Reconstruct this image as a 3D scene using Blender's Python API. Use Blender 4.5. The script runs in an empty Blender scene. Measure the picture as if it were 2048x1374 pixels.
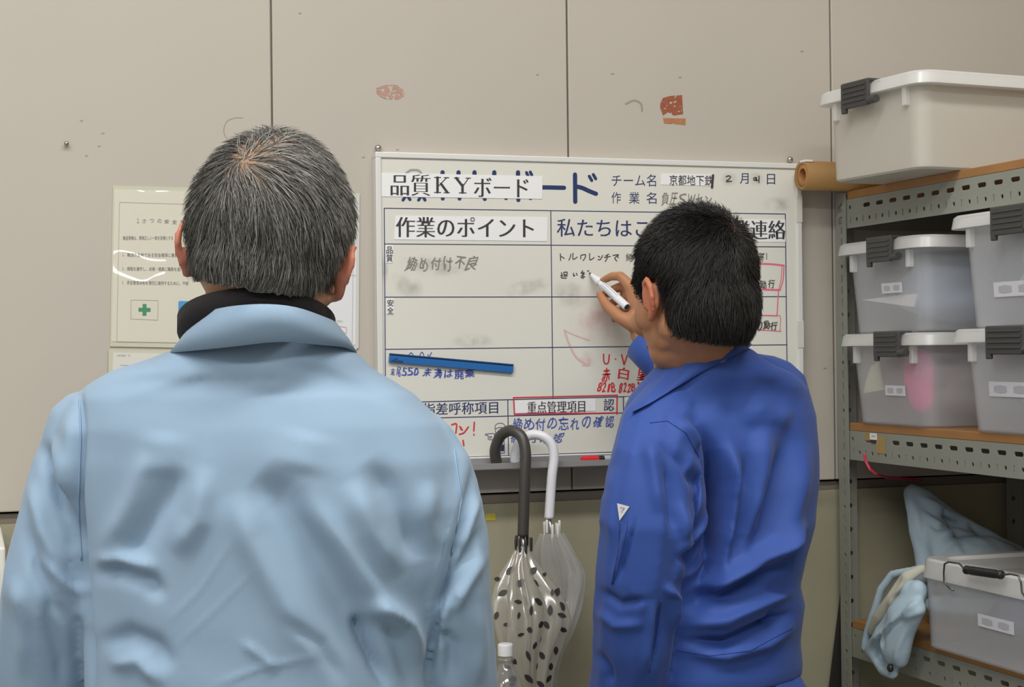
import bpy, bmesh, math, random
import numpy as np
from mathutils import Vector, Matrix
from mathutils.bvhtree import BVHTree
random.seed(7); RNG = np.random.default_rng(7)
SC = bpy.context.scene; COL = SC.collection

# ------------------------------------------------------------------ camera
F = 3300.0                                   # focal length in pixels of the 2048 px wide frame
CAM = np.array([-.7435, -3.0864, 1.4308])
YAW, PITCH, ROLL = .3196, .0049, -.0112
_c, _s = math.cos(YAW), math.sin(YAW)
FW = np.array([_s*math.cos(PITCH), _c*math.cos(PITCH), math.sin(PITCH)])
_r = np.array([_c, -_s, 0.0]); _u = np.cross(_r, FW)
RT = math.cos(ROLL)*_r + math.sin(ROLL)*_u
UP = -math.sin(ROLL)*_r + math.cos(ROLL)*_u
cam = bpy.data.objects.new('camera', bpy.data.cameras.new('camera')); COL.objects.link(cam)
cam.data.sensor_width = 36; cam.data.lens = F/2048*36; cam.data.clip_start = .05
cam.matrix_world = Matrix(((RT[0], UP[0], -FW[0], CAM[0]), (RT[1], UP[1], -FW[1], CAM[1]),
                           (RT[2], UP[2], -FW[2], CAM[2]), (0, 0, 0, 1)))
SC.camera = cam

# ------------------------------------------------------------------ light and exposure
SC.view_settings.view_transform = 'Standard'; SC.view_settings.look = 'None'
SC.view_settings.gamma = 1; SC.view_settings.use_curve_mapping = False
SC.view_settings.exposure = 0.0; SC.cycles.transparent_max_bounces = 24
w = bpy.data.worlds.new('world'); SC.world = w; w.use_nodes = True
w.node_tree.nodes['Background'].inputs[0].default_value = (1.0, .98, .94, 1)
w.node_tree.nodes['Background'].inputs[1].default_value = .32
def area(name, loc, size, power, target, col=(1, .97, .92)):
    l = bpy.data.lights.new(name, 'AREA'); l.shape = 'RECTANGLE'; l.size, l.size_y = size
    l.energy = power; l.color = col
    o = bpy.data.objects.new(name, l); COL.objects.link(o); o.location = loc
    o.rotation_euler = (Vector(target)-Vector(loc)).to_track_quat('-Z', 'Y').to_euler()
    return o
area('ceiling_light_row', (-.7, -2.1, 3.7), (3.6, .3), 92, (-.7, -1.7, 0), (1, .98, .94))
area('ceiling_light_row', (-1.4, -4.4, 3.7), (3.6, .3), 80, (-1.2, -3.0, 0), (1, .98, .94))
area('workshop_daylight', (-3.8, -4.0, 2.6), (2.0, 2.0), 22, (.2, -.3, 1.2), (1, .98, .96))

# ------------------------------------------------------------------ pixel <-> world helpers
def ray(x, y): return FW + RT*((x-1024)/F) - UP*((y-687)/F)
def PY(x, y, Y):
    d = ray(x, y); return CAM + d*((Y-CAM[1])/d[1])
def PX(x, y, X):
    d = ray(x, y); return CAM + d*((X-CAM[0])/d[0])
def PZ(x, y, Z):
    d = ray(x, y); return CAM + d*((Z-CAM[2])/d[2])
def PD(x, y, D): return CAM + ray(x, y)*D
def proj(V):
    d = np.asarray(V)-CAM; z = d@FW
    return np.stack([1024+F*(d@RT)/z, 687-F*(d@UP)/z], -1)

# ------------------------------------------------------------------ materials
def lin(c):
    c = np.array(c, float)/255
    return tuple(np.where(c <= .04045, c/12.92, ((c+.055)/1.055)**2.4))
def mat(name, c, rough=.6, metal=0, bump=0, bscale=200, var=0, vscale=8, spec=.5, coat=0, sheen=0):
    m = bpy.data.materials.new(name); m.use_nodes = True; nt = m.node_tree; b = nt.nodes['Principled BSDF']
    c = lin(c); b.inputs['Base Color'].default_value = (*c, 1); b.inputs['Roughness'].default_value = rough
    b.inputs['Metallic'].default_value = metal; b.inputs['Specular IOR Level'].default_value = spec
    b.inputs['Coat Weight'].default_value = coat; b.inputs['Sheen Weight'].default_value = sheen
    if var or bump:
        tc = nt.nodes.new('ShaderNodeTexCoord')
    if var:
        n = nt.nodes.new('ShaderNodeTexNoise'); n.inputs['Scale'].default_value = vscale; n.inputs['Detail'].default_value = 6
        nt.links.new(tc.outputs['Object'], n.inputs['Vector'])
        r = nt.nodes.new('ShaderNodeMix'); r.data_type = 'RGBA'
        r.inputs[6].default_value = (*[x*(1-var) for x in c], 1); r.inputs[7].default_value = (*[min(1, x*(1+var)) for x in c], 1)
        nt.links.new(n.outputs[0], r.inputs[0]); nt.links.new(r.outputs[2], b.inputs['Base Color'])
    if bump:
        n = nt.nodes.new('ShaderNodeTexNoise'); n.inputs['Scale'].default_value = bscale; n.inputs['Detail'].default_value = 4
        nt.links.new(tc.outputs['Object'], n.inputs['Vector'])
        bp = nt.nodes.new('ShaderNodeBump'); bp.inputs['Strength'].default_value = bump; bp.inputs['Distance'].default_value = .002
        nt.links.new(n.outputs[0], bp.inputs['Height']); nt.links.new(bp.outputs[0], b.inputs['Normal'])
    return m
def clear_mat(name, c, clear=.5, rough=.3, trans=.5, gloss=.12):
    """thin see-through plastic: part transparent, part scattering, a little gloss"""
    m = bpy.data.materials.new(name); m.use_nodes = True; nt = m.node_tree
    for n in list(nt.nodes): nt.nodes.remove(n)
    N = nt.nodes.new; L = nt.links.new; c = (*lin(c), 1)
    out = N('ShaderNodeOutputMaterial'); t = N('ShaderNodeBsdfTransparent'); d = N('ShaderNodeBsdfDiffuse'); tl = N('ShaderNodeBsdfTranslucent')
    g = N('ShaderNodeBsdfGlossy'); g.inputs['Roughness'].default_value = rough; d.inputs[0].default_value = c; tl.inputs[0].default_value = c
    a = N('ShaderNodeMixShader'); a.inputs[0].default_value = trans; L(d.outputs[0], a.inputs[1]); L(tl.outputs[0], a.inputs[2])
    b = N('ShaderNodeMixShader'); b.inputs[0].default_value = clear; L(a.outputs[0], b.inputs[1]); L(t.outputs[0], b.inputs[2])
    lw = N('ShaderNodeLayerWeight'); f = N('ShaderNodeMath'); f.operation = 'POWER'; f.inputs[1].default_value = 5; L(lw.outputs['Facing'], f.inputs[0])
    mm = N('ShaderNodeMath'); mm.operation = 'MULTIPLY_ADD'; mm.inputs[1].default_value = .75; mm.inputs[2].default_value = gloss; L(f.outputs[0], mm.inputs[0])
    e = N('ShaderNodeMixShader'); L(mm.outputs[0], e.inputs[0]); L(b.outputs[0], e.inputs[1]); L(g.outputs[0], e.inputs[2]); L(e.outputs[0], out.inputs[0])
    return m
def attr_mat(name, attr, rough=.6, spec=.3, bump=0, bscale=300, sss=0):
    m = bpy.data.materials.new(name); m.use_nodes = True; nt = m.node_tree; b = nt.nodes['Principled BSDF']
    a = nt.nodes.new('ShaderNodeAttribute'); a.attribute_name = attr
    nt.links.new(a.outputs['Color'], b.inputs['Base Color']); b.inputs['Roughness'].default_value = rough; b.inputs['Specular IOR Level'].default_value = spec
    if sss:
        b.inputs['Subsurface Weight'].default_value = sss; b.inputs['Subsurface Radius'].default_value = (.01, .004, .002); b.inputs['Subsurface Scale'].default_value = .5
    if bump:
        tc = nt.nodes.new('ShaderNodeTexCoord'); n = nt.nodes.new('ShaderNodeTexNoise'); n.inputs['Scale'].default_value = bscale
        nt.links.new(tc.outputs['Object'], n.inputs['Vector']); bp = nt.nodes.new('ShaderNodeBump'); bp.inputs['Strength'].default_value = bump; bp.inputs['Distance'].default_value = .001
        nt.links.new(n.outputs[0], bp.inputs['Height']); nt.links.new(bp.outputs[0], b.inputs['Normal'])
    return m

# ------------------------------------------------------------------ object helpers
def tag(o, label=None, cat=None, group=None, kind=None):
    for k, v in (('label', label), ('category', cat), ('group', group), ('kind', kind)):
        if v: o[k] = v
    return o
def empty(name, loc, label, cat, group=None):
    o = bpy.data.objects.new(name, None); o.location = [float(v) for v in loc]; o.empty_display_size = .05
    COL.objects.link(o); return tag(o, label, cat, group)
def place(o, parent):
    """keep world-space vertices while hanging the object under its parent's empty"""
    if parent is not None:
        o.parent = parent
        q = parent; off = Vector((0, 0, 0))
        while q is not None:
            off += q.location; q = q.parent
        if o.type == 'MESH':
            o.data.transform(Matrix.Translation(-off))
        else:
            o.location = Vector(o.location)-off
    return o
def obj(name, V, Fc, m=None, parent=None, smooth=False, normals=False):
    me = bpy.data.meshes.new(name); me.from_pydata([tuple(map(float, v)) for v in V], [], [tuple(map(int, f)) for f in Fc])
    return objm(name, me, m, parent, smooth, normals)
def objm(name, me, m=None, parent=None, smooth=False, normals=True):
    if normals:
        b = bmesh.new(); b.from_mesh(me); bmesh.ops.recalc_face_normals(b, faces=b.faces); b.to_mesh(me); b.free()
    if smooth: me.polygons.foreach_set('use_smooth', [True]*len(me.polygons))
    if smooth > 1: me.set_sharp_from_angle(angle=math.radians(smooth))
    if m:
        me.materials.clear(); me.materials.append(m)
    me.name = name; o = bpy.data.objects.new(name, me); COL.objects.link(o); place(o, parent); me.update(); return o
class MB:
    """collects shapes into one mesh"""
    def __init__(s): s.V = []; s.F = []
    def add(s, V, Fc):
        o = len(s.V); s.V += [tuple(map(float, v)) for v in V]; s.F += [tuple(int(i)+o for i in f) for f in Fc]; return s
    def box(s, lo, hi, bev=0, ax=None, org=None):
        b = bmesh.new(); bmesh.ops.create_cube(b, size=1)
        lo, hi = np.array(lo, float), np.array(hi, float)
        for v in b.verts: v.co = Vector((lo+hi)/2+(hi-lo)*np.array(v.co))
        if bev: bmesh.ops.bevel(b, geom=list(b.edges), offset=bev, segments=2, profile=.5, affect='EDGES')
        b.verts.index_update(); V = np.array([v.co[:] for v in b.verts]); Fc = [[v.index for v in f.verts] for f in b.faces]; b.free()
        if ax is not None: V = np.array(org)+V@np.array(ax)
        return s.add(V, Fc)
    def tube(s, P, r, n=12, cap=True):
        P = np.array(P, float); r = np.broadcast_to(np.array(r, float), (len(P),))
        T = np.gradient(P, axis=0); T /= np.linalg.norm(T, axis=1)[:, None]+1e-12
        a = np.cross(T[0], (0, 0, 1.0) if abs(T[0][2]) < .9 else (1.0, 0, 0)); a /= np.linalg.norm(a)
        V = []; Fc = []
        for i, p in enumerate(P):
            a = a-T[i]*(a@T[i]); a /= np.linalg.norm(a); b = np.cross(T[i], a)
            for k in range(n):
                t = 2*math.pi*k/n; V.append(p+(a*math.cos(t)+b*math.sin(t))*r[i])
        for i in range(len(P)-1):
            for k in range(n):
                Fc.append((i*n+k, i*n+(k+1) % n, (i+1)*n+(k+1) % n, (i+1)*n+k))
        if cap: Fc += [tuple(range(n))[::-1], tuple((len(P)-1)*n+k for k in range(n))]
        return s.add(V, Fc)
    def loft(s, rings, cap=True):
        n = len(rings[0]); V = [p for r in rings for p in r]; Fc = []
        for i in range(len(rings)-1):
            for k in range(n): Fc.append((i*n+k, i*n+(k+1) % n, (i+1)*n+(k+1) % n, (i+1)*n+k))
        if cap: Fc += [tuple(range(n))[::-1], tuple((len(rings)-1)*n+k for k in range(n))]
        return s.add(V, Fc)
    def lathe(s, prof, c, n=32): return s.loft([[(c[0]+r*math.cos(2*math.pi*k/n), c[1]+r*math.sin(2*math.pi*k/n), c[2]+z) for k in range(n)] for r, z in prof])
    def ell(s, c, r, M=None, sub=3):
        b = bmesh.new(); bmesh.ops.create_icosphere(b, subdivisions=sub, radius=1)
        b.verts.index_update(); V = np.array([v.co[:] for v in b.verts])*np.array(r); Fc = [[v.index for v in f.verts] for f in b.faces]; b.free()
        if M is not None: V = V@np.array(M).T
        return s.add(V+np.array(c), Fc)
    def cone(s, p1, r1, p2, r2):
        """capsule with two radii"""
        b = bmesh.new()
        for p, r in ((p1, r1), (p2, r2)): bmesh.ops.create_icosphere(b, subdivisions=2, radius=float(r), matrix=Matrix.Translation([float(x) for x in p]))
        h = bmesh.ops.convex_hull(b, input=list(b.verts)); bmesh.ops.delete(b, geom=[e for e in h['geom_interior'] if isinstance(e, bmesh.types.BMVert)], context='VERTS')
        b.verts.index_update(); s.add([v.co[:] for v in b.verts], [[v.index for v in f.verts] for f in b.faces]); b.free(); return s
    def chain(s, P, R):
        for i in range(len(P)-1): s.cone(P[i], R[i], P[i+1], R[i+1])
        return s
    def build(s, name, m, parent=None, smooth=False, normals=True): return obj(name, s.V, s.F, m, parent, smooth, normals)
def tmp_eval(data_or_obj):
    o = data_or_obj; COL.objects.link(o); dg = bpy.context.evaluated_depsgraph_get(); dg.update()
    me = bpy.data.meshes.new_from_object(o.evaluated_get(dg), depsgraph=dg); COL.objects.unlink(o); bpy.data.objects.remove(o); return me
def get_v(me):
    a = np.empty(len(me.vertices)*3); me.vertices.foreach_get('co', a); return a.reshape(-1, 3)
def set_v(me, V): me.vertices.foreach_set('co', np.asarray(V, float).ravel()); me.update()
def get_n(me):
    a = np.empty(len(me.vertices)*3); me.vertex_normals.foreach_get('vector', a); return a.reshape(-1, 3)
def fuse(mb, voxel, it=6, fac=.5):
    """one continuous skin around everything collected in mb"""
    me = bpy.data.meshes.new('t'); me.from_pydata(mb.V, [], mb.F)
    b = bmesh.new(); b.from_mesh(me); bmesh.ops.recalc_face_normals(b, faces=b.faces); b.to_mesh(me); b.free()
    o = bpy.data.objects.new('t', me); r = o.modifiers.new('r', 'REMESH'); r.mode = 'VOXEL'; r.voxel_size = voxel
    sm = o.modifiers.new('s', 'SMOOTH'); sm.factor = fac; sm.iterations = it
    return tmp_eval(o)
def spline(P, n=7):
    P = np.array(P, float); q = []
    for i in range(len(P)-1):
        a = P[max(i-1, 0)]; b = P[i]; c = P[i+1]; d = P[min(i+2, len(P)-1)]
        for t in np.linspace(0, 1, n, endpoint=False): q.append(.5*(2*b+(c-a)*t+(2*a-5*b+4*c-d)*t*t+(3*b-a-3*c+d)*t**3))
    return np.array(q+[P[-1]])
def plate(name, outline, holes, t, org, ua, va, m, parent):
    """flat sheet with real punched holes; org + u*ua + v*va"""
    cu = bpy.data.curves.new('c', 'CURVE'); cu.dimensions = '2D'; cu.fill_mode = 'BOTH'; cu.extrude = t/2
    for pl in [outline]+holes:
        sp = cu.splines.new('POLY'); sp.points.add(len(pl)-1)
        for p, q in zip(sp.points, pl): p.co = (q[0], q[1], 0, 1)
        sp.use_cyclic_u = True
    me = tmp_eval(bpy.data.objects.new('c', cu)); V = get_v(me); na = np.cross(ua, va)
    return obj(name, np.array(org)+V[:, :1]*np.array(ua)+V[:, 1:2]*np.array(va)+V[:, 2:]*na, [p.vertices[:] for p in me.polygons], m, parent)
def slot(cx, cy, w, h, n=6):
    r = min(w, h)/2; dx, dy = w/2-r, h/2-r; P = []
    for q, (sx, sy) in enumerate(((1, 1), (-1, 1), (-1, -1), (1, -1))):
        for k in range(n):
            a = math.pi/2*(q+k/(n-1)); P.append((cx+sx*dx+r*math.cos(a), cy+sy*dy+r*math.sin(a)))
    return P
def srgb_attr(me, name, C):
    a = me.attributes.new(name, 'FLOAT_COLOR', 'POINT'); a.data.foreach_set('color', np.c_[C, np.ones(len(C))].astype(np.float32).ravel())
def sstep(a, b, x):
    t = np.clip((x-a)/(b-a), 0, 1); return t*t*(3-2*t)

# ------------------------------------------------------------------ writing helpers
_GL = {}
def glyphs(s, off=0):
    k_ = (s, off)
    if k_ not in _GL:
        cu = bpy.data.curves.new('f', 'FONT'); cu.body = s; cu.size = 1; cu.resolution_u = 3; cu.offset = off
        me = tmp_eval(bpy.data.objects.new('f', cu)); _GL[k_] = (get_v(me)[:, :2], [p.vertices[:] for p in me.polygons])
    return _GL[k_]
class Ink:
    """flat printing on a plane: P(px,py) gives the world point; every stroke lies a hair above the one before"""
    def __init__(s, P): s.P = P; s.it = []; s.k = 0
    def put(s, uv, Fc):
        s.k += 1; uv = np.array(uv, float); d = np.array((0, 5e-6*s.k, 0))
        s.it.append((uv.min(0), uv.max(0), [s.P(*p)-d for p in uv], Fc)); return s
    def text(s, t, x0, y0, x1, y1, dy=0, heavy=0, shear=0, off=0):
        """text fitted into the pixel box; dy = drop of the right end; heavy = extra width of upright strokes (px)"""
        V, Fc = glyphs(t, off); lo, hi = V.min(0), V.max(0); U = (V-lo)/(hi-lo)
        for sh in ([0] if not heavy else [-heavy/2, heavy/2] if heavy < 1.5 else [-heavy/2, 0, heavy/2]):
            s.put([(x0+(x1-x0)*a+sh+shear*(b-.5)*(y1-y0), y1+(y0-y1)*b+dy*(a-.5)) for a, b in U], Fc)
        return s
    def hand(s, t, x0, y0, x1, y1, dy=0, seed=1, heavy=0, shear=.12):
        """handwriting: each character on its own, unevenly sized and turned"""
        r = random.Random(seed); n = len(t); wch = (x1-x0)/n
        for i, ch in enumerate(t):
            V, Fc = glyphs(ch); lo, hi = V.min(0), V.max(0); U = (V-lo)/np.maximum(hi-lo, 1e-6)
            narrow = (hi-lo)[0] < .45*max((hi-lo)[1], .4)
            ww = wch*(r.uniform(.68, .9) if not narrow else .35); hh = (y1-y0)*r.uniform(.8, 1.08); cx = x0+wch*(i+.5); cy = (y0+y1)/2+dy*((i+.5)/n-.5)+r.uniform(-.08, .08)*(y1-y0)
            a = r.uniform(-.12, .08); ca, sa = math.cos(a), math.sin(a); k1, k2 = r.uniform(.03, .09), r.uniform(0, 6)
            for sh in ([0] if not heavy else [-heavy/2, heavy/2]):
                pts = []
                for u, v in U:
                    du = u-.5+k1*math.sin(v*5+k2); dv = v-.5+k1*math.sin(u*5+k2)
                    X = du*ww+shear*dv*hh; Y = -dv*hh
                    pts.append((cx+X*ca-Y*sa+sh, cy+X*sa+Y*ca+sh*.4))
                s.put(pts, Fc)
        return s
    def line(s, pts, wpx):
        """ribbon with round ends through pixel points"""
        p = np.array(pts, float)
        if len(p) > 2:
            q = []
            for i in range(len(p)-1):
                a = p[max(i-1, 0)]; b = p[i]; c = p[i+1]; d = p[min(i+2, len(p)-1)]
                for t in np.linspace(0, 1, 5, endpoint=False): q.append(.5*(2*b+(c-a)*t+(2*a-5*b+4*c-d)*t*t+(3*b-a-3*c+d)*t**3))
            p = np.array(q+[p[-1]])
        T = np.gradient(p, axis=0); T /= np.linalg.norm(T, axis=1)[:, None]+1e-9; N = np.c_[-T[:, 1], T[:, 0]]*wpx/2; n = len(p)
        s.put(np.r_[p+N, p-N], [(i, i+1, n+i+1, n+i) for i in range(n-1)])
        if wpx > 1.6:
            for c in (p[0], p[-1]): s.put([(c[0]+wpx/2*math.cos(t), c[1]+wpx/2*math.sin(t)) for t in np.linspace(0, 6.283, 10, endpoint=False)], [tuple(range(10))])
        return s
    def poly(s, pts): return s.put(pts, [tuple(range(len(pts)))])
    def build(s, name, m, parent=None, gap=22):
        """one object per block of writing"""
        left = list(range(len(s.it))); out = []
        while left:
            grp = [left.pop(0)]; k = 0
            while k < len(grp):
                lo, hi = s.it[grp[k]][:2]
                near = [j for j in left if (s.it[j][0] <= hi+gap).all() and (s.it[j][1] >= lo-gap).all()]
                for j in near: left.remove(j)
                grp += near; k += 1
            mb = MB()
            for j in sorted(grp): mb.add(s.it[j][2], s.it[j][3])
            out.append(mb.build(name, m, parent, normals=False))
        return out[0]
def sheet(P, pts, t, name, m, parent=None, back=None):
    """thin sheet of pixel-outline pts on plane P, thickness t towards -Y"""
    a = [np.array(P(*p)) for p in pts]; b = [q+np.array((0, -t, 0)) for q in a]; n = len(pts)
    return obj(name, a+b, [tuple(range(n)), tuple(range(n, 2*n))[::-1]]+[(i, (i+1) % n, n+(i+1) % n, n+i) for i in range(n)], m, parent, normals=True)

# ------------------------------------------------------------------ the room
def wall_material():
    m = mat('painted wall panel', (181, 174, 163), .55, var=.05, vscale=2.5, bump=.05, bscale=60)
    return m
M_wall = wall_material()
M_conc = mat('bare concrete', (156, 151, 128), .85, bump=.35, bscale=45, var=.24, vscale=4)
M_joint = mat('joint strip', (120, 112, 100), .7)  # even grey-brown tone of the band along the panel joint
ZJ = 1.150
joints = [PY(543, 100, 0)[0], PY(1136, 200, 0)[0], PY(1662, 150, 0)[0]]
def structure(o, kind='structure'): o['kind'] = kind; return o
mb = MB(); xs = [-2.6]+joints+[1.56]
for a, b in zip(xs[:-1], xs[1:]): mb.box((a+.0016, 0, ZJ+.004), (b-.0016, .06, 3.6), .0022)
mb.box((-2.6, .012, ZJ), (1.56, .08, 3.6))
structure(mb.build('wall_back', M_wall))
mb = MB()
structure(mb.box((-2.6, .006, 0), (1.56, .12, ZJ-.018)).build('baseboard_back', M_conc))['label'] = 'bare concrete lower part of the wall'
structure(MB().box((-2.6, .012, ZJ-.018), (1.56, .1, ZJ+.004), .001).build('trim_1', M_joint))
structure(MB().box((-2.6, -6, -.1), (1.6, .12, 0)).build('floor', mat('grey painted floor', (128, 130, 126), .5, var=.1)))
structure(MB().box((1.52, -3.2, 0), (1.6, 0, 3.6)).build('wall_right', mat('grey side wall', (150, 146, 136), .7, var=.06)))

# marks on the wall
def flake_mat(name, c, thr, scale):
    m = mat(name, c, .7, var=.2, vscale=60); nt = m.node_tree; b = nt.nodes['Principled BSDF']
    tc = nt.nodes.new('ShaderNodeTexCoord'); n = nt.nodes.new('ShaderNodeTexNoise'); n.inputs['Scale'].default_value = scale; n.inputs['Detail'].default_value = 5
    nt.links.new(tc.outputs['Object'], n.inputs['Vector']); g = nt.nodes.new('ShaderNodeMath'); g.operation = 'GREATER_THAN'; g.inputs[1].default_value = thr
    nt.links.new(n.outputs[0], g.inputs[0]); nt.links.new(g.outputs[0], b.inputs['Alpha']); return m
def PW(x, y): return PY(x, y, -.0002)
tag(sheet(PW, [(752, 176), (770, 170), (793, 170), (808, 181), (809, 192), (796, 199), (770, 198), (754, 190)], .0004, 'sticker_residue', flake_mat('faded residue', (178, 140, 124), .47, 150)),
    'faded pinkish torn sticker residue on the wall above the whiteboard', 'sticker residue', 'torn sticker residues on the wall')
tag(sheet(PW, [(1322, 197), (1340, 192), (1364, 190), (1366, 228), (1348, 231), (1336, 224), (1326, 231), (1320, 215)], .0004, 'sticker_residue', flake_mat('red residue', (150, 82, 56), .42, 130)),
    'dark red torn square sticker residue high on the wall', 'sticker residue', 'torn sticker residues on the wall')
tag(sheet(PW, [(1326, 236), (1371, 237), (1371, 250), (1350, 248), (1328, 247)], .0004, 'sticker_residue', flake_mat('tan residue', (172, 116, 74), .40, 160)),
    'narrow orange-brown sticker residue strip just below the dark red square', 'sticker residue', 'torn sticker residues on the wall')
tag(sheet(lambda x, y: PY(x, y, .0055), [(971, 1027), (991, 1027), (991, 1041), (971, 1041)], .0004, 'yellow_tape', mat('yellow tape', (190, 176, 70), .6, var=.1, vscale=80)),
    'small piece of yellow tape on the concrete beside the umbrellas', 'tape')
i = Ink(lambda x, y: PY(x, y, -.0003)); M_faint = mat('faint pencil mark', (150, 142, 132), .8)
i.line([(486, 236), (470, 236), (455, 242), (448, 256), (449, 270), (455, 278)], 1.6).line([(1252, 208), (1268, 201), (1282, 208), (1284, 222)], 4)
for x, y in ((163, 242), (206, 267), (198, 293), (173, 312), (600, 27), (1075, 150), (1225, 148), (1360, 155), (1604, 103), (795, 300), (1650, 737), (727, 315)): i.line([(x-2, y), (x+2, y-.6)], 2.4)
structure(i.build('trim_2', M_faint, gap=2000))['label'] = 'faint scuffs on the wall'

# ------------------------------------------------------------------ whiteboard
M_alu = mat('brushed aluminium', (222, 222, 218), .38, metal=.15)
M_white = mat('white enamel surface', (218, 217, 207), .28, coat=.3, var=.05, vscale=3)
M_paper = mat('white paper strip', (232, 232, 232), .6)
M_navy = mat('navy printing', (44, 54, 100), .5); M_navyd = mat('dark navy print', (30, 48, 98), .5)
M_black = mat('black printing', (52, 50, 54), .6)
M_mark = mat('black marker ink', (70, 68, 66), .6); M_markf = mat('faded grey marker ink', (132, 130, 122), .6)
M_red = mat('red marker ink', (208, 52, 62), .55); M_pink = mat('pink marker ink', (224, 106, 130), .55); M_blue = mat('blue marker ink', (70, 88, 168), .55)
M_smudge = mat('wiped ink smudge', (176, 172, 160), .6); M_psm = mat('wiped pink smudge', (212, 178, 174), .6)
YB = -.022
def BP(y, lift): return lambda a, b: PY(a, b, y-lift)
board = empty('whiteboard', (.45, -.01, 1.5), 'white magnetic planning board with a grid of Japanese headings, hung on the panel wall', 'whiteboard')
x0, x1 = .0, .9065; z1, z0 = 1.8145, 1.2160; fwid = .011
f = MB()
for lo, hi in (((x0, -.026, z1-fwid), (x1, 0, z1)), ((x0, -.026, z0), (x1, 0, z0+fwid)), ((x0, -.026, z0+fwid), (x0+fwid, 0, z1-fwid)), ((x1-fwid, -.026, z0+fwid), (x1, 0, z1-fwid))): f.box(lo, hi, .0015)
f.build('frame', M_alu, board)
MB().box((x0+fwid, YB, z0+fwid), (x1-fwid, -.004, z1-fwid)).build('panel', M_white, board)
ztr = 1.2085
tray = MB().loft([[(x, -.0262, ztr+.016), (x, -.0262, ztr-.004), (x, -.078, ztr-.004), (x, -.080, ztr-.002), (x, -.080, ztr+.009), (x, -.0775, ztr+.009), (x, -.0775, ztr), (x, -.0285, ztr), (x, -.0285, ztr+.016)] for x in (.09, .90)])
tray.build('marker_tray', mat('grey aluminium tray', (158, 158, 156), .4, metal=.3), board)
for zz in (1.46, 1.72): MB().box((x1-.013, -.0275, zz-.028), (x1+.0005, -.0262, zz+.028), .0005).build('tape_piece', mat('clear tape', (206, 206, 198), .25), board)
# grid printing
ink = Ink(BP(YB, .0004))
G = [((768.4, 416.5), (1570.5, 428)), ((768.8, 487.8), (1571, 493.8)), ((769.5, 594.2), (1572.5, 593.2)), ((771, 698.7), (1574, 689.5)), ((771.5, 805.5), (1574.5, 785.2)), ((771.8, 838.5), (1247, 825.8)), ((772, 920), (1576, 892)),
     ((768.4, 416.5), (772, 920)), ((1570.5, 428), (1576, 892)), ((1101.5, 422), (1106, 797)), ((1015.5, 799), (1017, 911)), ((1246.5, 793), (1248, 902)), ((1424, 426), (1428, 788))]
for a, b in G: ink.line([a, b], 1.7)
ink.build('grid_lines', M_navy, board)
# big printed title and its bits peeping out behind the pasted strip
ink = Ink(BP(YB, .0004))
ink.line([(1080, 374.5), (1128, 375.5)], 8.5).line([(1150, 349), (1150.5, 403.5)], 8.5).line([(1153, 373), (1165, 376), (1178, 382), (1192, 387.5)], 8.5).line([(1178.5, 352.5), (1183.5, 361)], 6).line([(1186.5, 349), (1191.5, 357.5)], 6)
for x in (885, 917, 949, 988.5, 1036): ink.line([(x, 344.5), (x, 356)], 8.5)
ink.line([(1053, 345), (1056, 352)], 6).line([(1060.5, 344), (1063.5, 350)], 6)
for x, y in ((885.5, 397), (919, 397), (969.5, 398), (1012, 396), (1036.7, 400), (1061, 396)): ink.line([(x, 388), (x, y)], 8)
ink.line([(814, 388), (806, 400)], 6).line([(812, 388), (820, 399)], 6).line([(845, 388), (837, 400)], 6).line([(843, 388), (850, 400)], 6)
ink.build('printed_title', M_navyd, board)
i = Ink(BP(YB, .0004)); i.line([(812, 347), (820, 341), (828, 340), (837, 341), (843, 347)], 4.5); i.build('printed_title', mat('worn grey print', (150, 152, 152), .5), board)
# navy gothic headings
ink = Ink(BP(YB, .0004))
ink.text('チーム名', 1223.4, 348.8, 1312, 373).text('作', 1223, 384, 1242, 407).text('業', 1258, 384, 1279, 407.5).text('名', 1292.5, 384.5, 1313, 407.5)
ink.text('月', 1480, 346.5, 1497, 367.5, heavy=.2).text('日', 1534, 348, 1550, 368.5, heavy=.2)
ink.text('私たちはこうする', 1114, 439, 1412, 474.5, dy=3, heavy=.6)
ink.text('指差呼称項目', 846, 804.5, 996, 829, dy=-4, heavy=.5).text('認', 1207.5, 797.5, 1228, 821.5, heavy=.5)
ink.build('printed_headings', M_navy, board)
# pasted paper strips and their serif lettering
def strip(pts, name='pasted_paper_strip', lift=.0003, m=None): sheet(BP(YB, lift), pts, .0006, name, m or M_paper, board)
strip([(759.5, 345.5), (1085, 352.5), (1084, 398), (759, 393)], lift=.0005); strip([(791, 431.5), (1095, 434.5), (1094, 482.5), (788, 479)])
strip([(1428, 438), (1570, 439), (1571, 484), (1428, 484)]); strip([(1322, 347), (1428, 349), (1427.5, 372), (1321, 369.5)])
strip([(771, 490.5), (786.5, 490.5), (786.5, 526), (771, 526)]); strip([(772.5, 597), (788, 597), (788, 629), (772.5, 629)])
strip([(1029.5, 800.5), (1191, 797), (1191, 822), (1030, 826.5)])
strip([(1247.5, 795.5), (1305, 793.5), (1305, 901), (1249, 903)], m=mat('cream paper note', (206, 203, 188), .6))
strip([(1249, 794.5), (1258, 793.5), (1252, 806)], lift=.0012)
ink = Ink(BP(YB, .0016))
ink.text('品質', 782.4, 349, 860, 391, dy=1, heavy=2.6, off=-.016).text('ボード', 949, 356, 1056, 394, dy=1, heavy=2.4, off=-.014)
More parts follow.
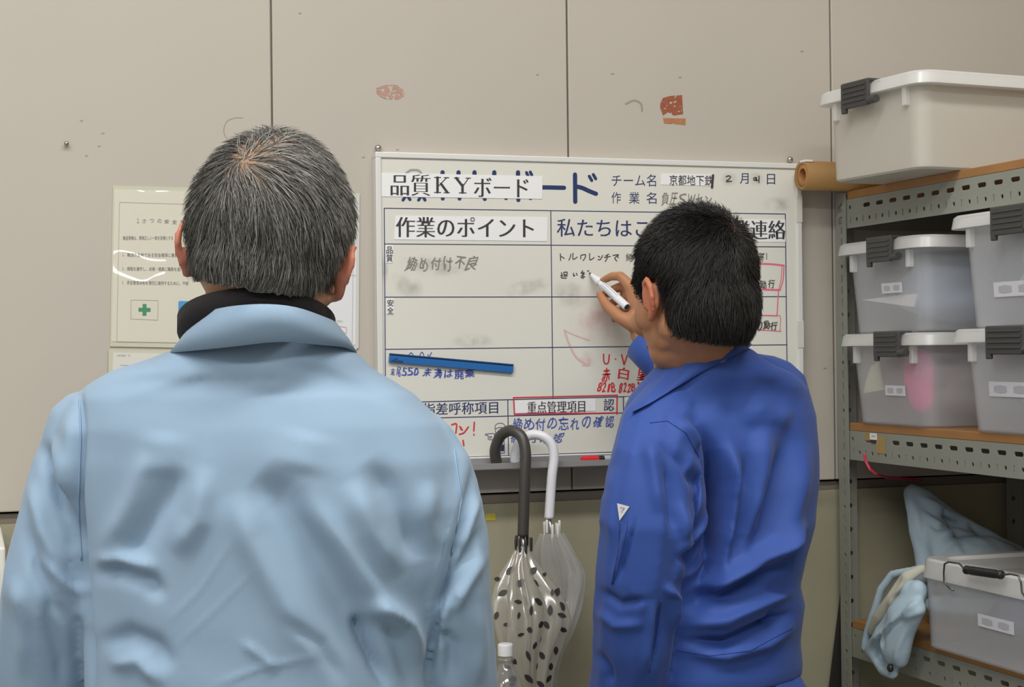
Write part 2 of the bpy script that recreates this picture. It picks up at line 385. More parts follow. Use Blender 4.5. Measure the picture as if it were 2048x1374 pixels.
for st, w_ in ((((875, 355), (875, 384.5)), 5), (((869, 354.8), (881.5, 354.8)), 1.7), (((869, 384.8), (881.5, 384.8)), 1.7), (((893, 355.5), (877, 372)), 1.8), (((888.5, 355.2), (897.5, 355.2)), 1.7), (((882, 367.5), (894.5, 384.5)), 4.8), (((888, 385.2), (899, 385.2)), 1.7),
               (((925, 370), (925, 385)), 5), (((918.5, 385.6), (932, 385.6)), 1.7), (((912.5, 356), (924.5, 371.5)), 4.8), (((908.5, 355.8), (918, 355.8)), 1.7), (((937, 356.5), (926, 372)), 1.8), (((932, 356.2), (941, 356.2)), 1.7)): ink.line(st, w_)
ink.text('作業のポイント', 793, 434.5, 1066.5, 475, dy=2.5, heavy=2.6, off=-.016)
ink.text('作業連絡', 1431, 441, 1569.5, 478.5, heavy=2.2, off=-.015).text('京都地下鉄', 1339, 350, 1426, 370.5, dy=1).line([(1426, 350.5), (1424, 374.5)], 4.5)
ink.text('品', 772.6, 493, 785.6, 507).text('質', 772.6, 508.5, 785.6, 523.5).text('安', 774.2, 599, 787.2, 612.5).text('全', 774.2, 614, 787.2, 627.5)
ink.text('重点管理項目', 1055, 802, 1169.7, 825, dy=-3, heavy=1, off=-.012)
ink.build('strip_lettering', M_black, board)
i = Ink(BP(YB, .0016)); i.text('結', 1254, 826, 1266, 836.5, heavy=.4).text('果', 1270, 825.5, 1282, 836); i.build('strip_lettering', mat('pale grey print', (150, 148, 140), .6), board)
# handwriting, stroke by stroke where the characters are simple
Z1 = lambda *p: [(720+a/3.925, 270+b/3.925) for a, b in p]
Z2 = lambda *p: [(1200+a/3.925, 300+b/3.925) for a, b in p]
Z3 = lambda *p: [(720+a/3.925, 580+b/3.925) for a, b in p]
Z4 = lambda *p: [(1160+a/3.925, 600+b/3.925) for a, b in p]
ink = Ink(BP(YB, .0005)); W = 1.9
for st in (((1573, 932), (1575, 985)), ((1575, 950), (1603, 968)), ((1655, 935), (1650, 960), (1640, 982)), ((1672, 928), (1673, 975), (1705, 958)), ((1733, 945), (1733, 972)), ((1733, 945), (1768, 938), (1768, 960), (1752, 985)),
           ((1803, 930), (1805, 980), (1838, 962)), ((1870, 950), (1882, 958)), ((1905, 945), (1888, 975), (1868, 978)), ((1928, 948), (1952, 935)), ((1918, 962), (1965, 952)), ((1942, 945), (1938, 970), (1925, 992)),
           ((1985, 945), (2030, 940), (2000, 965), (2015, 988)), ((2022, 955), (2028, 962)),
           ((1675, 1085), (1678, 1108), (1685, 1100)), ((1698, 1085), (1704, 1100)), ((1580, 1080), (1585, 1090)), ((1575, 1102), (1590, 1100), (1580, 1120), (1620, 1122)),
           ((1600, 1078), (1625, 1076), (1622, 1094), (1602, 1096), (1600, 1078)), ((1600, 1108), (1628, 1104)),
           ((1735, 1082), (1760, 1080)), ((1748, 1065), (1738, 1085), (1760, 1090), (1735, 1108)), ((1750, 1095), (1750, 1125)), ((1735, 1120), (1765, 1112)), ((1785, 1068), (1795, 1066))): ink.line(Z1(*st), W)
ink.hand('締め', 1249, 507, 1288, 524, seed=3)
for st in (((990, 210), (1010, 202), (1025, 212), (1010, 230), (992, 246), (1032, 245)), ((1225, 215), (1208, 220), (1208, 236), (1225, 232), (1226, 215), (1226, 240), (1238, 236)), ((1248, 205), (1247, 255))): ink.line(Z2(*st), 2.2)
ink.hand('携帯', 1500, 504, 1530, 525, seed=11).line([(1533, 506), (1533, 519)], 1.2).hand('配置', 1480, 533, 1517, 554, seed=12).hand('の励行', 1502, 559, 1551, 577, seed=13, dy=-4, heavy=.5).hand('応答', 1480, 608, 1512, 627, seed=14).hand('用の励行', 1496, 641, 1555, 660, seed=15, heavy=.9)
ink.build('handwriting', M_mark, board)
i = Ink(BP(YB, .0005)); i.hand('締め付け不良', 811, 513, 957, 541, seed=5, heavy=.9, shear=.2); i.hand('負圧SWセン', 1322, 386, 1424, 411, seed=6, heavy=.5, dy=3)
i.build('handwriting', M_markf, board)
ink = Ink(BP(YB, .0005)); W = 2.8
for st in (((185, 425), (187, 480), (200, 500), (222, 490), (230, 430)), ((277, 463), (280, 465)), ((327, 430), (345, 505)), ((372, 432), (346, 508))): ink.line(Z4(*st), W)
ink.hand('赤', 1201, 736, 1223, 764, seed=21, heavy=1.1).hand('白', 1236, 735, 1259, 763, seed=22, heavy=1.1).hand('黒', 1273, 735, 1297, 766, seed=23, heavy=1.1)
ink.hand('821B', 1195, 766, 1231, 784, seed=24, heavy=1).hand('822B', 1237, 766, 1271, 784, seed=25, heavy=1).hand('823B', 1276, 766, 1313, 784, seed=26, heavy=1)
for st in (((720, 1058), (757, 1052), (752, 1122)), ((782, 1072), (795, 1082)), ((790, 1090), (803, 1098)), ((780, 1132), (815, 1120), (850, 1075)), ((897, 1038), (893, 1105)), ((893, 1133), (894, 1137)), ((808, 1180), (815, 1220))): ink.line(Z3(*st), W+.2)
for st in (((1205, 845), (1600, 836), (2018, 826)), ((2018, 826), (2016, 972)), ((1205, 845), (1212, 975)), ((1212, 975), (1600, 968), (1800, 968), (2016, 964))): ink.line(Z3(*st), 2.6)
ink.line([(1250, 841), (1300, 839.5)], 1.2)
ink.build('handwriting', M_red, board)
ink = Ink(BP(YB, .0005))
ink.line([(1500, 527), (1540, 528), (1568, 531)], 3.4).line([(1568, 531), (1566, 560), (1560, 580)], 2.2).line([(1564, 532), (1562, 560), (1557, 580)], 1.6).line([(1496, 577), (1530, 579), (1560, 580)], 3.6).line([(1557, 581), (1554, 632)], 2.2).line([(1490, 629.5), (1554, 631.5)], 2.4)
ink.line([(1554, 631), (1561, 634), (1560, 662)], 1.4).line([(1488, 658), (1562, 662.5)], 1.8)
ink.build('handwriting', M_pink, board)
ink = Ink(BP(YB, .0005))
ink.hand('末尾550', 780, 735, 838, 753, seed=31, heavy=1.1).hand('未満は廃棄', 844, 737, 950, 756, seed=32, dy=3, heavy=1.1)
ink.line([(818, 709), (822, 705.5), (826, 709)], 1.8).line([(838, 714), (844, 704), (849, 715)], 1.8).line([(856, 709), (858, 714), (863, 705)], 1.8)
ink.hand('締め付の忘れの確認', 1023, 833, 1231, 860, seed=33, dy=-4, heavy=.5).hand('締付確認', 1020, 864, 1130, 886, seed=34, dy=-1, heavy=.5)
ink.build('handwriting', M_blue, board)
# pictogram of a pointing worker
i = Ink(BP(YB, .0005))
for st in (((1060, 1092), (1062, 1065), (1085, 1047), (1120, 1048), (1142, 1070), (1145, 1090)), ((1060, 1092), (1100, 1078), (1145, 1088)), ((1066, 1095), (1062, 1112), (1072, 1125), (1100, 1128)), ((985, 1130), (1050, 1125)), ((985, 1130), (985, 1140), (1005, 1142), (1008, 1172), (1040, 1174)), ((1012, 1150), (1035, 1150)), ((1012, 1160), (1035, 1160)), ((1130, 1130), (1135, 1280)), ((1095, 1282), (1135, 1280))): i.line(Z3(*st), 1.1)
i.poly(Z3((1052, 1128), (1085, 1125), (1085, 1172), (1052, 1172))).poly(Z3((1098, 1225), (1130, 1210), (1130, 1265), (1095, 1265)))
i.build('printed_pictogram', M_navyd, board)
# wiped ink
def soft_mat(name, c, amount, scale):
    amount *= .5; m = mat(name, c, .5); nt = m.node_tree; b = nt.nodes['Principled BSDF']; tc = nt.nodes.new('ShaderNodeTexCoord')
    n = nt.nodes.new('ShaderNodeTexNoise'); n.inputs['Scale'].default_value = scale; n.inputs['Detail'].default_value = 4; nt.links.new(tc.outputs['Object'], n.inputs['Vector'])
    a = nt.nodes.new('ShaderNodeAttribute'); a.attribute_name = 'fade'
    r = nt.nodes.new('ShaderNodeMapRange'); r.inputs[1].default_value = .35; r.inputs[2].default_value = .7; r.inputs[4].default_value = amount; nt.links.new(n.outputs[0], r.inputs[0])
    mu = nt.nodes.new('ShaderNodeMath'); mu.operation = 'MULTIPLY'; nt.links.new(r.outputs[0], mu.inputs[0]); nt.links.new(a.outputs['Fac'], mu.inputs[1]); nt.links.new(mu.outputs[0], b.inputs['Alpha']); return m
MS_grey = soft_mat('grey wiped ink', (120, 118, 108), .55, 40); MS_pink = soft_mat('pink wiped ink', (226, 120, 140), .5, 30)
def smudge(cx, cy, rx, ry, m, ang=0, P=BP(YB, .0003)):
    V = [P(cx, cy)]; Fc = []; fade = [1.0]; n = 20; ca, sa = math.cos(ang), math.sin(ang)
    for k, (q, fd) in enumerate(((.5, .7), (1, 0))):
        for t in range(n):
            a = 2*math.pi*t/n; X, Y = rx*q*math.cos(a), ry*q*math.sin(a); V.append(P(cx+X*ca-Y*sa, cy+X*sa+Y*ca)); fade.append(fd)
    for t in range(n): Fc += [(0, 1+t, 1+(t+1) % n), (1+t, 1+n+t, 1+n+(t+1) % n, 1+(t+1) % n)]
    o = obj('ink_smudge', V, Fc, m, board); at = o.data.attributes.new('fade', 'FLOAT', 'POINT'); at.data.foreach_set('value', fade)
for a in ((1050, 575, 60, 18, MS_grey, -.2), (945, 682, 45, 16, MS_grey), (1460, 358, 20, 16, MS_grey), (1512, 358, 18, 16, MS_grey), (1555, 408, 34, 18, MS_grey), (768, 545, 10, 40, MS_grey), (815, 570, 40, 26, MS_grey, .6), (870, 530, 80, 26, MS_grey), (1190, 640, 60, 50, MS_pink), (1170, 715, 26, 16, MS_pink, .5), (1140, 590, 40, 30, MS_grey, .3)): smudge(*a)
i = Ink(BP(YB, .0004)); i.line(Z3((1605, 315), (1640, 420), (1700, 530), (1790, 590)), 4).line(Z3((1610, 320), (1700, 360), (1800, 395)), 2.5).line(Z3((1745, 590), (1800, 590), (1795, 545)), 3)
i.build('wiped_arrow', M_psm, board)

# magnetic bar, marker on the tray, wall screws
mg = empty('magnetic_bar', PY(900, 725, YB), 'long blue magnetic bar stuck slanting across the lower left of the whiteboard', 'magnet')
Pb = BP(YB, .0012); a = [Pb(778.3, 706.2), Pb(1025.6, 728.3), Pb(1024.4, 746.3), Pb(776.8, 724.2)]
ux = (a[1]-a[0]); L = np.linalg.norm(ux); ux /= L; vz = a[0]-a[3]; H = np.linalg.norm(vz); vz = vz-ux*(vz@ux); vz /= np.linalg.norm(vz); A = np.array([ux, np.cross(ux, vz), vz]); 
nrm = np.array((0, -1, 0)); A = np.array([ux, -nrm, vz])
MB().box((0, -.0065, 0), (L, 0, H*.74), .0006, A, a[3]).build('bar', mat('blue plastic', (34, 102, 168), .4), mg)
MB().box((0, -.0065, H*.80), (L, 0, H), .0006, A, a[3]).box((.0005, -.0045, H*.7), (L-.0005, -.0002, H*.84), 0, A, a[3]).build('top_edge', mat('dark blue plastic', (20, 58, 106), .4), mg)
i = Ink(lambda x, y: PY(x, y, YB-.0085)); i.line([(788, 717.3), (796, 718)], 1).line([(784, 721), (805, 723)], 3); i.build('worn_print', mat('dark worn print', (24, 62, 104), .5), mg)
rm = empty('whiteboard_marker', PY(1195, 921, -.055), 'red whiteboard marker lying in the tray below the board', 'marker')
zr = ztr+.0085; xa, xb = PY(1163, 921, -.055)[0], PY(1213, 920, -.055)[0]
MB().tube([(xa, -.055, zr), (xa+.002, -.055, zr), (xb-.018, -.055, zr)], [.005, .0078, .0078], 16).build('cap', mat('red plastic', (212, 32, 40), .35), rm)
MB().tube([(xb-.018, -.055, zr), (xb-.006, -.055, zr)], .0072, 16).build('collar', mat('black plastic', (30, 30, 32), .4), rm)
MB().tube([(xb-.006, -.055, zr), (xb+.075, -.055, zr), (xb+.077, -.055, zr)], [.0072, .0072, .005], 16).build('barrel', mat('pale grey barrel', (176, 178, 178), .4), rm)
M_steel = mat('zinc screw', (176, 172, 166), .25, metal=.9)
for (px, py, lab) in ((754.5, 297, 'small steel screw head above the left end of the whiteboard'), (1577, 320, 'small steel screw head above the right end of the whiteboard'), (132.5, 288, 'lone steel screw head in the bare wall far left of the whiteboard')):
    p = PY(px, py, 0); s = MB()
    big = .0065 if px > 500 else .0045
    s.lathe([(.0001, .012), (big*.6, .0115), (big*.95, .009), (big, .007), (big*.5, .0062), (big*.5, 0)], (0, 0, 0), 16)
    V = np.array(s.V); V = np.c_[V[:, 0], -V[:, 2], V[:, 1]]+p; tag(obj('wall_screw', V, s.F, M_steel, None, True), lab, 'screw', 'wall screws')

# ------------------------------------------------------------------ laminated notices
M_lam = mat('laminated cream paper', (212, 208, 192), .3, coat=1)
M_lam.node_tree.nodes['Principled BSDF'].inputs['Coat Roughness'].default_value = .06
nt = M_lam.node_tree; tc = nt.nodes.new('ShaderNodeTexCoord'); nz = nt.nodes.new('ShaderNodeTexNoise'); nz.inputs['Scale'].default_value = 8; nz.inputs['Detail'].default_value = .6; bp = nt.nodes.new('ShaderNodeBump'); bp.inputs['Strength'].default_value = 1; bp.inputs['Distance'].default_value = .05
nt.links.new(tc.outputs['Object'], nz.inputs['Vector']); nt.links.new(nz.outputs[0], bp.inputs['Height']); nt.links.new(bp.outputs[0], nt.nodes['Principled BSDF'].inputs['Coat Normal'])
M_film = mat('clear film border', (200, 198, 176), .2, coat=.5)
M_thin = mat('thin grey rule', (170, 172, 160), .6)
pf = lambda l: (lambda x, y: PY(x, y, -.002-l))
n1 = empty('laminated_notice', PY(325, 530, -.001), 'laminated cream safety notice with a green cross behind the man in pale blue', 'notice', 'laminated notices')
sheet(pf(-.001), [(226, 371), (440, 377), (436, 697), (220, 693)], .0012, 'film', M_film, n1); sheet(pf(.0003), [(229, 379), (436, 384), (432, 686), (223, 683)], .0006, 'sheet', M_lam, n1)
i = Ink(pf(.0014)); 
for a, b in (((239, 404.5), (430, 410)), ((239, 404.5), (233.5, 683)), ((233.5, 683), (428, 686.5)), ((262, 600), (316, 601)), ((316, 601), (315.5, 640)), ((315.5, 640), (261.5, 638)), ((261.5, 638), (262, 600))): i.line([a, b], 1)
i.build('border_line', M_thin, n1)
i = Ink(pf(.0014)); i.text('１', 274, 437, 278, 446).text('さ', 285, 438, 292, 446).text('つ', 299.5, 438, 308, 445).text('の', 315, 438, 323, 446).text('安', 329, 439, 338, 447, heavy=.2).text('全', 344, 439.5, 354, 448, heavy=.2).text('綱', 361, 440, 370, 448, heavy=.2)
i.text('輸送現場は、規律正しい一致を目標とする', 246, 472, 346, 480).text('１．', 245, 506, 250, 512).text('輸送の生命である安全確保に最善を', 254.5, 506, 362, 514, dy=1).text('２．', 244.5, 534, 249, 540).text('規程を遵守し、点検・確実に職務を遂行', 254, 534, 366, 542, dy=1).text('３．', 244, 562, 248, 568).text('安全管理体制を適切に維持するために、不断', 254, 562, 377, 570, dy=2)
i.build('printed_text', mat('grey print', (120, 118, 116), .6), n1)
i = Ink(pf(.0014)); i.poly([(277, 615.5), (285.5, 615.5), (285.3, 608), (293, 608), (293, 615.8), (301, 615.8), (301, 623.5), (293, 623.5), (292.8, 631.3), (285, 631.3), (285, 623.2), (277, 623.2)]); i.build('green_cross', mat('green print', (66, 138, 100), .5), n1)
i = Ink(pf(.0014)); i.poly([(359, 602), (412, 603), (414, 605), (413.5, 641), (412, 643), (358, 641), (356.5, 639), (357, 604)]); i.build('blue_emblem', mat('blue print', (66, 146, 204), .5), n1)
i = Ink(pf(.0018)); i.line([(375, 626.5), (379, 626), (377, 619), (378, 612), (384, 609), (390, 611), (392, 618), (389, 626), (394, 626.5)], 2); i.build('blue_emblem', M_paper, n1)
n2 = empty('laminated_notice', PY(325, 720, -.001), 'laminated white sheet hung directly below the green cross notice', 'notice', 'laminated notices')
sheet(pf(.0012), [(217.5, 698), (430, 702), (424, 1010), (211, 1006)], .0008, 'sheet', M_film, n2); sheet(pf(.0022), [(226, 705), (424, 709), (418, 1000), (219, 996)], .0005, 'paper', mat('white sheet', (214, 212, 204), .3, coat=.5), n2)
i = Ink(pf(.0034)); i.text('作業手順書 － 表', 234, 709, 260, 713).line([(240, 730), (418, 734)], .8).line([(240, 745), (418, 749)], .8); i.build('printed_text', M_thin, n2)
n3 = empty('laminated_notice', PY(620, 540, -.001), 'glossy white laminated sheet between the pale blue man and the whiteboard', 'notice', 'laminated notices')
sheet(pf(.0), [(508, 383), (719, 387), (717, 695), (711, 700), (503, 694)], .0012, 'film', mat('clear glossy film', (208, 206, 200), .15, coat=.8), n3); sheet(pf(.0014), [(514, 395), (714, 400), (711, 690), (508, 685)], .0006, 'paper', mat('white glossy paper', (224, 224, 226), .25, coat=.7), n3)
i = Ink(pf(.0026)); 
for a, b in (((650, 664), (693, 666)), ((693, 655), (693, 666)), ((650, 648), (693, 655))): i.line([a, b], 1)
i.build('printed_stamp', mat('faded red print', (196, 156, 150), .5), n3)
i = Ink(pf(.0026)); i.text('ご安全に', 672, 640, 686, 645).line([(708, 400), (704, 690)], .8).line([(660, 486), (712, 488)], .8).line([(655, 549), (712, 551)], .8); i.build('printed_text', M_thin, n3)

# ------------------------------------------------------------------ slotted steel shelf
XF = .990; YE = -.020; SD = .45; SL = 1.75
M_shelf = mat('grey-green painted steel', (142, 144, 134), .5, var=.06, vscale=12)
M_wood = mat('orange-brown shelf board', (160, 114, 66), .55, var=.18, vscale=9)
shelf = empty('steel_shelf', (XF, -.9, 0), 'grey slotted-angle steel shelf with orange-brown boards standing along the right side', 'shelf')
def post(y, x, dirx, diry, hole='slot'):
    """L-shaped upright: one flange along Y, one along X"""
    b = [(0, 0), (.04, 0), (.04, 1.752), (0, 1.752)]
    hs = [slot(.022, z, .0045, .017) if round((z-.0125)/.025) % 4 else slot(.022, z, .008, .008) for z in np.arange(.4, 1.745, .025)]
    plate('post', b, hs, .002, (x, y, 0), (0, diry, 0), (0, 0, 1), M_shelf, shelf)
    hr = [slot(.024, z, .010, .010) for z in np.arange(.4, 1.745, .05)]
    plate('post', b, hr, .002, (x+dirx*.001, y, 0), (dirx, 0, 0), (0, 0, 1), M_shelf, shelf)
post(YE, XF, 1, -1); post(YE-SL, XF, 1, 1); post(YE, XF+SD, -1, -1); post(YE-SL, XF+SD, -1, 1)
def beam(zt, x, front):
    L = SL-.036; hs = []
    if front:
        for k in range(int(L/.05)):
            y = .012+.05*k; hs.append(slot(y+.022 if k else y+.006, .043, .027 if k else .009, .0085))
            hs.append(slot(y+.008, .0165, .0032, .0135)); hs.append(slot(y+.033, .0165, .0075, .0085))
        hs = [h for h in hs if max(p[0] for p in h) < L-.01]
    plate('beam', [(0, 0), (L, 0), (L, .060), (0, .060)], hs, .002, (x, YE-.034, zt-.060), (0, -1, 0), (0, 0, 1), M_shelf, shelf)
for zt in (1.738, 1.2595, .852):
    beam(zt, XF+.0035, True); beam(zt, XF+SD-.0035, False)
    for y in (YE-.003, YE-SL+.003): MB().box((XF+.04, y-.001, zt-.06), (XF+SD-.04, y+.001, zt)).build('end_beam', M_shelf, shelf)
    MB().box((XF+.002, YE-SL+.004, zt+.0003), (XF+SD-.002, YE-.042, zt+.0163), .0012).build('shelf_board', M_wood, shelf)
for py in (417, 441):
    p = PX(1681, py, XF-.001); MB().tube([p, p+np.array((-.003, 0, 0))], [.0075, .0065], 12).build('bolt', M_steel, shelf)
PS = lambda l: (lambda x, y: PX(x, y, XF+.0024-l))
def patch(pts, name, m, l=.0002, t=.0006):
    a = [np.array(PS(l)(*p)) for p in pts]; b = [q-np.array((t, 0, 0)) for q in a]; n = len(pts)
    return obj(name, a+b, [tuple(range(n)), tuple(range(n, 2*n))[::-1]]+[(i, (i+1) % n, n+(i+1) % n, n+i) for i in range(n)], m, shelf)
M_tan = mat('tan masking tape', (168, 142, 92), .6)
patch([(1753, 871), (1771, 873), (1771, 908), (1753, 906)], 'tape_patch', M_tan); patch([(1731, 866), (1740, 867), (1740, 881), (1731, 880)], 'tape_patch', mat('yellow tape piece', (172, 136, 70), .6))
patch([(1740, 866), (1754, 867), (1754, 880), (1740, 879)], 'tag', M_paper, .0009); patch([(1741, 879), (1753, 880), (1751, 887), (1743, 886)], 'tag', M_black, .0009)
i = Ink(PS(.0018)); i.line([(1743, 872), (1750, 872.6)], .9); i.build('tag_print', M_black, shelf)
mb = MB(); P = [PX(x, y, X) for x, y, X in ((1729, 907, .978), (1731, 922, .980), (1740, 939, .985), (1752, 949, 1.0), (1775, 955, 1.06), (1815, 958, 1.14), (1850, 960, 1.2))]
q = [];
for k in range(len(P)-1): q += [P[k]+(P[k+1]-P[k])*t for t in np.linspace(0, 1, 5, endpoint=False)]
tag(mb.tube(q, .0028, 8).build('cord', mat('pink-red cord', (208, 62, 88), .5), None, True), 'pink-red cord hanging from the middle shelf beam', 'cord')
# brown paper roll on the top shelf
r0 = np.array((PY(1603, 360, -.062)[0], -.062, 1.7548+.0305)); roll = empty('paper_roll', r0, 'brown paper roll lying on the top shelf beside the whiteboard corner', 'paper roll')
ring = lambda x, r: [(x, r0[1]+r*math.cos(2*math.pi*k/40), r0[2]+r*math.sin(2*math.pi*k/40)) for k in range(40)]
M_kraft = mat('brown kraft paper', (168, 128, 74), .6, var=.08, vscale=20)
MB().loft([ring(r0[0]+.001, .024), ring(r0[0], .0300), ring(1.46, .0300), ring(1.46, .024), ring(r0[0]+.001, .024)], cap=False).build('paper', M_kraft, roll, True)
MB().loft([ring(r0[0]+.002, .0145), ring(r0[0]+.002, .0238), ring(1.459, .0238), ring(1.459, .0145), ring(r0[0]+.002, .0145)], cap=False).build('core', mat('cardboard core', (176, 124, 74), .7), roll, True)
MB().box((r0[0]-.0005, r0[1]-.017, r0[2]+.0265), (r0[0]+.018, r0[1]+.006, r0[2]+.031), .001).build('tape_piece', M_paper, roll)
# brown lidded carton at the end of the view on the top shelf
bx = empty('cardboard_carton', (1.15, -.80, 1.755), 'brown lidded carton on the top shelf in front of the large translucent box', 'box')
M_brown = mat('brown carton', (128, 84, 58), .7, var=.08)
MB().box((1.035, -.93, 1.7546), (1.30, -.672, 1.828), .002).build('body', M_brown, bx); MB().box((1.031, -.934, 1.825), (1.304, -.668, 1.846), .002).build('lid', mat('brown carton lid', (132, 86, 58), .65), bx)

# ------------------------------------------------------------------ translucent storage boxes
M_box = clear_mat('milky clear plastic', (246, 248, 252), .73, .25, .40, .04)
M_lid = clear_mat('milky lid plastic', (248, 248, 246), .36, .25, .4, .05)
M_milk = clear_mat('frosted white plastic', (226, 222, 212), .24, .3, .35, .02)
M_latch = mat('dark grey latch plastic', (64, 63, 62), .5); M_label = mat('white label', (214, 214, 220), .5); M_blur = mat('illegible grey writing', (180, 180, 186), .6)
def rrect(x0, x1, y0, y1, r, z, n=6):
    P = []
    for q, (cx, cy) in enumerate(((x1-r, y1-r), (x0+r, y1-r), (x0+r, y0+r), (x1-r, y0+r))):
        for k in range(n):
            a = math.pi/2*(q+k/(n-1)); e = r*.25 if k in (0, n-1) else 0
            if k == 0: P.append((cx+r*math.cos(a)+e*math.sin(a), cy+r*math.sin(a)-e*math.cos(a), z))
            P.append((cx+r*math.cos(a), cy+r*math.sin(a), z))
            if k == n-1: P.append((cx+r*math.cos(a)-e*math.sin(a), cy+r*math.sin(a)+e*math.cos(a), z))
    return P
def storage_box(loc, yaw, W, D, H, label, group, mbody, mlid, latch=None, lab=None, taper=.011, lh=.024, over=.026, rad=.028, ribs=True):
    """front face looks along -x; W runs along -y from the front left corner at loc; all local, then turned by yaw"""
    t = empty('storage_box', loc, label, 'storage box', group); c, s = math.cos(yaw), math.sin(yaw)
    A = np.array([[c, s, 0], [-s, c, 0], [0, 0, 1]])
    tr = lambda mb: (setattr(mb, 'V', [tuple(np.array(loc)+np.array(v)@A) for v in mb.V]), mb)[1]
    tp = taper
    R = lambda k, z, e=0: rrect(k+e, D-k-e, -W+k+e, -k-e, rad, z)
    tr(MB().loft([R(tp+.004, .0003), R(tp, .004), R(0, H-lh), R(0, H-lh, .0022), R(tp, .0065, .0022), R(tp+.004, .0030, .0022)])).build('body', mbody, t, 32)
    ov = over
    RL = lambda e, z: rrect(-ov*.72-e, D+ov*.72+e, -W-ov-e, ov+e, .036, z)
    tr(MB().loft([RL(-.002, H-lh), RL(0, H-lh), RL(-.003, H-.004), RL(-.007, H), RL(-.030, H), RL(-.034, H-.004), RL(-.034, H-.007), RL(-.012, H-.005), RL(-.006, H-lh+.002)])).build('lid', mlid, t, 32)
    if ribs:
        for y in (-.035, -W+.035): tr(MB().box((-.009, y-.006, H-lh-.035), (.004, y+.006, H-lh-.001), .002)).build('rib', mlid, t)
    if latch:
        y0, wl, dz = latch; mb = MB(); xo = -ov*.72
        mb.box((xo-.010, y0-wl, H-lh-.022+dz), (xo-.003, y0, H+.003+dz), .002); mb.box((xo-.009, y0-wl, H-.002+dz), (xo+.022, y0, H+.004+dz), .002)
        for k in range(4): mb.box((xo-.012, y0-wl+.008, H-lh-.012+.0095*k+dz), (xo-.0095, y0-.008, H-lh-.008+.0095*k+dz), .0008)
        o = tr(mb).build('latch', M_latch, t)
        tr(MB().tube([(xo-.006, y0-wl-.022, H-lh-.014+dz), (xo-.006, y0-wl+.002, H-lh-.014+dz)], .0075, 14)).build('latch_pivot', M_latch, t)
        tr(MB().box((xo-.010, y0-.014, H-lh-.030+dz), (xo-.002, y0-.001, H-lh-.018+dz), .002)).build('latch_foot', M_latch, t)
    if lab:
        y0, z0, wl, hl = lab; k = tp*(1-z0/(H-lh)); sl = -tp/(H-lh)
        q = lambda y, z, l: (k+sl*(z-z0)-l, y, z)
        mb = MB().add([q(y0, z0, .0006), q(y0-wl, z0, .0006), q(y0-wl, z0+hl, .0006), q(y0, z0+hl, .0006), q(y0, z0, .0014), q(y0-wl, z0, .0014), q(y0-wl, z0+hl, .0014), q(y0, z0+hl, .0014)],
                      [(0, 1, 2, 3), (7, 6, 5, 4), (0, 1, 5, 4), (1, 2, 6, 5), (2, 3, 7, 6), (3, 0, 4, 7)]); o = tr(mb).build('label', M_label, t)
        mb = MB()
        for u0, u1 in ((.12, .42), (.58, .88)):
            mb.add([q(y0-wl*u, z0+hl*v, .0018) for u, v in ((u0, .3), ((u0+u1)/2, .22), (u1, .3), (u1, .7), ((u0+u1)/2, .78), (u0, .7))], [tuple(range(6))])
        tr(mb).build('label_print', M_blur, o)
    return t
G1 = 'storage boxes stacked on the middle shelf'
zb = 1.2762
storage_box((.973, -.096, zb), 0, .280, .40, .182, 'lower translucent box of the left stack on the middle shelf, a pink item inside', G1, M_box, M_lid, (-.142, .092, 0), (-.130, .060, .072, .020))
storage_box((.970, -.092, zb+.1825), 0, .280, .40, .184, 'upper translucent box of the left stack on the middle shelf, a white paper inside', G1, M_box, M_lid, (-.128, .092, 0), (-.132, .078, .074, .020))
storage_box((.973, -.500, zb), 0, .280, .40, .186, 'lower translucent box of the right stack on the middle shelf, cut by the frame', G1, M_box, M_lid, (-.112, .110, 0), (-.075, .066, .125, .026))
storage_box((.968, -.506, zb+.1865), 0, .280, .40, .204, 'upper translucent box of the right stack on the middle shelf, highest under the beam', G1, M_box, M_lid, (-.132, .100, 0), (-.092, .054, .125, .026))
storage_box((.868, -.206, 1.7548), math.radians(5.9), .285, .42, .176, 'large frosted storage box with one dark latch overhanging the top shelf', 'loose storage boxes', M_milk, M_lid, (-.084, .085, 0), None, taper=.004, rad=.026)
storage_box((.958, -.378, .8686), 0, .36, .42, .168, 'clear storage box with a wire bail handle on the lower shelf', 'loose storage boxes', M_box, M_lid, None, (-.182, .066, .105, .022), lh=.036, over=.008, taper=.004, ribs=False)
lowbox = [o for o in bpy.data.objects if o.get('label', '').startswith('clear storage box with a wire')][0]
M_wire = mat('dark steel wire', (110, 108, 108), .35, metal=.8)
W_ = [(1907, 1181, .948), (1897, 1174, .948), (1888, 1164, .946), (1887.5, 1145, .944), (1889, 1128, .942), (1897, 1124, .941), (1918, 1127, .940), (1931, 1140, .940), (1965, 1144, .940), (2004, 1150, .940), (2020, 1148, .940), (2036, 1151, .941), (2042, 1165, .943), (2044, 1185, .946), (2055, 1200, .948)]
MB().tube([PX(*p) for p in W_], .0018, 8).build('wire_handle', M_wire, lowbox, True)
mb = MB(); a, b = PX(1930, 1139.5, .940), PX(2005, 1150, .940)
mb.tube([a+(b-a)*t for t in (0, .03, .08, .12, .17, .5, .83, .88, .92, .97, 1)], [.005, .0078, .0078, .0066, .0078, .0078, .0078, .0066, .0078, .0078, .005], 14).build('grip', mat('black grip', (34, 34, 36), .45), lowbox, True)

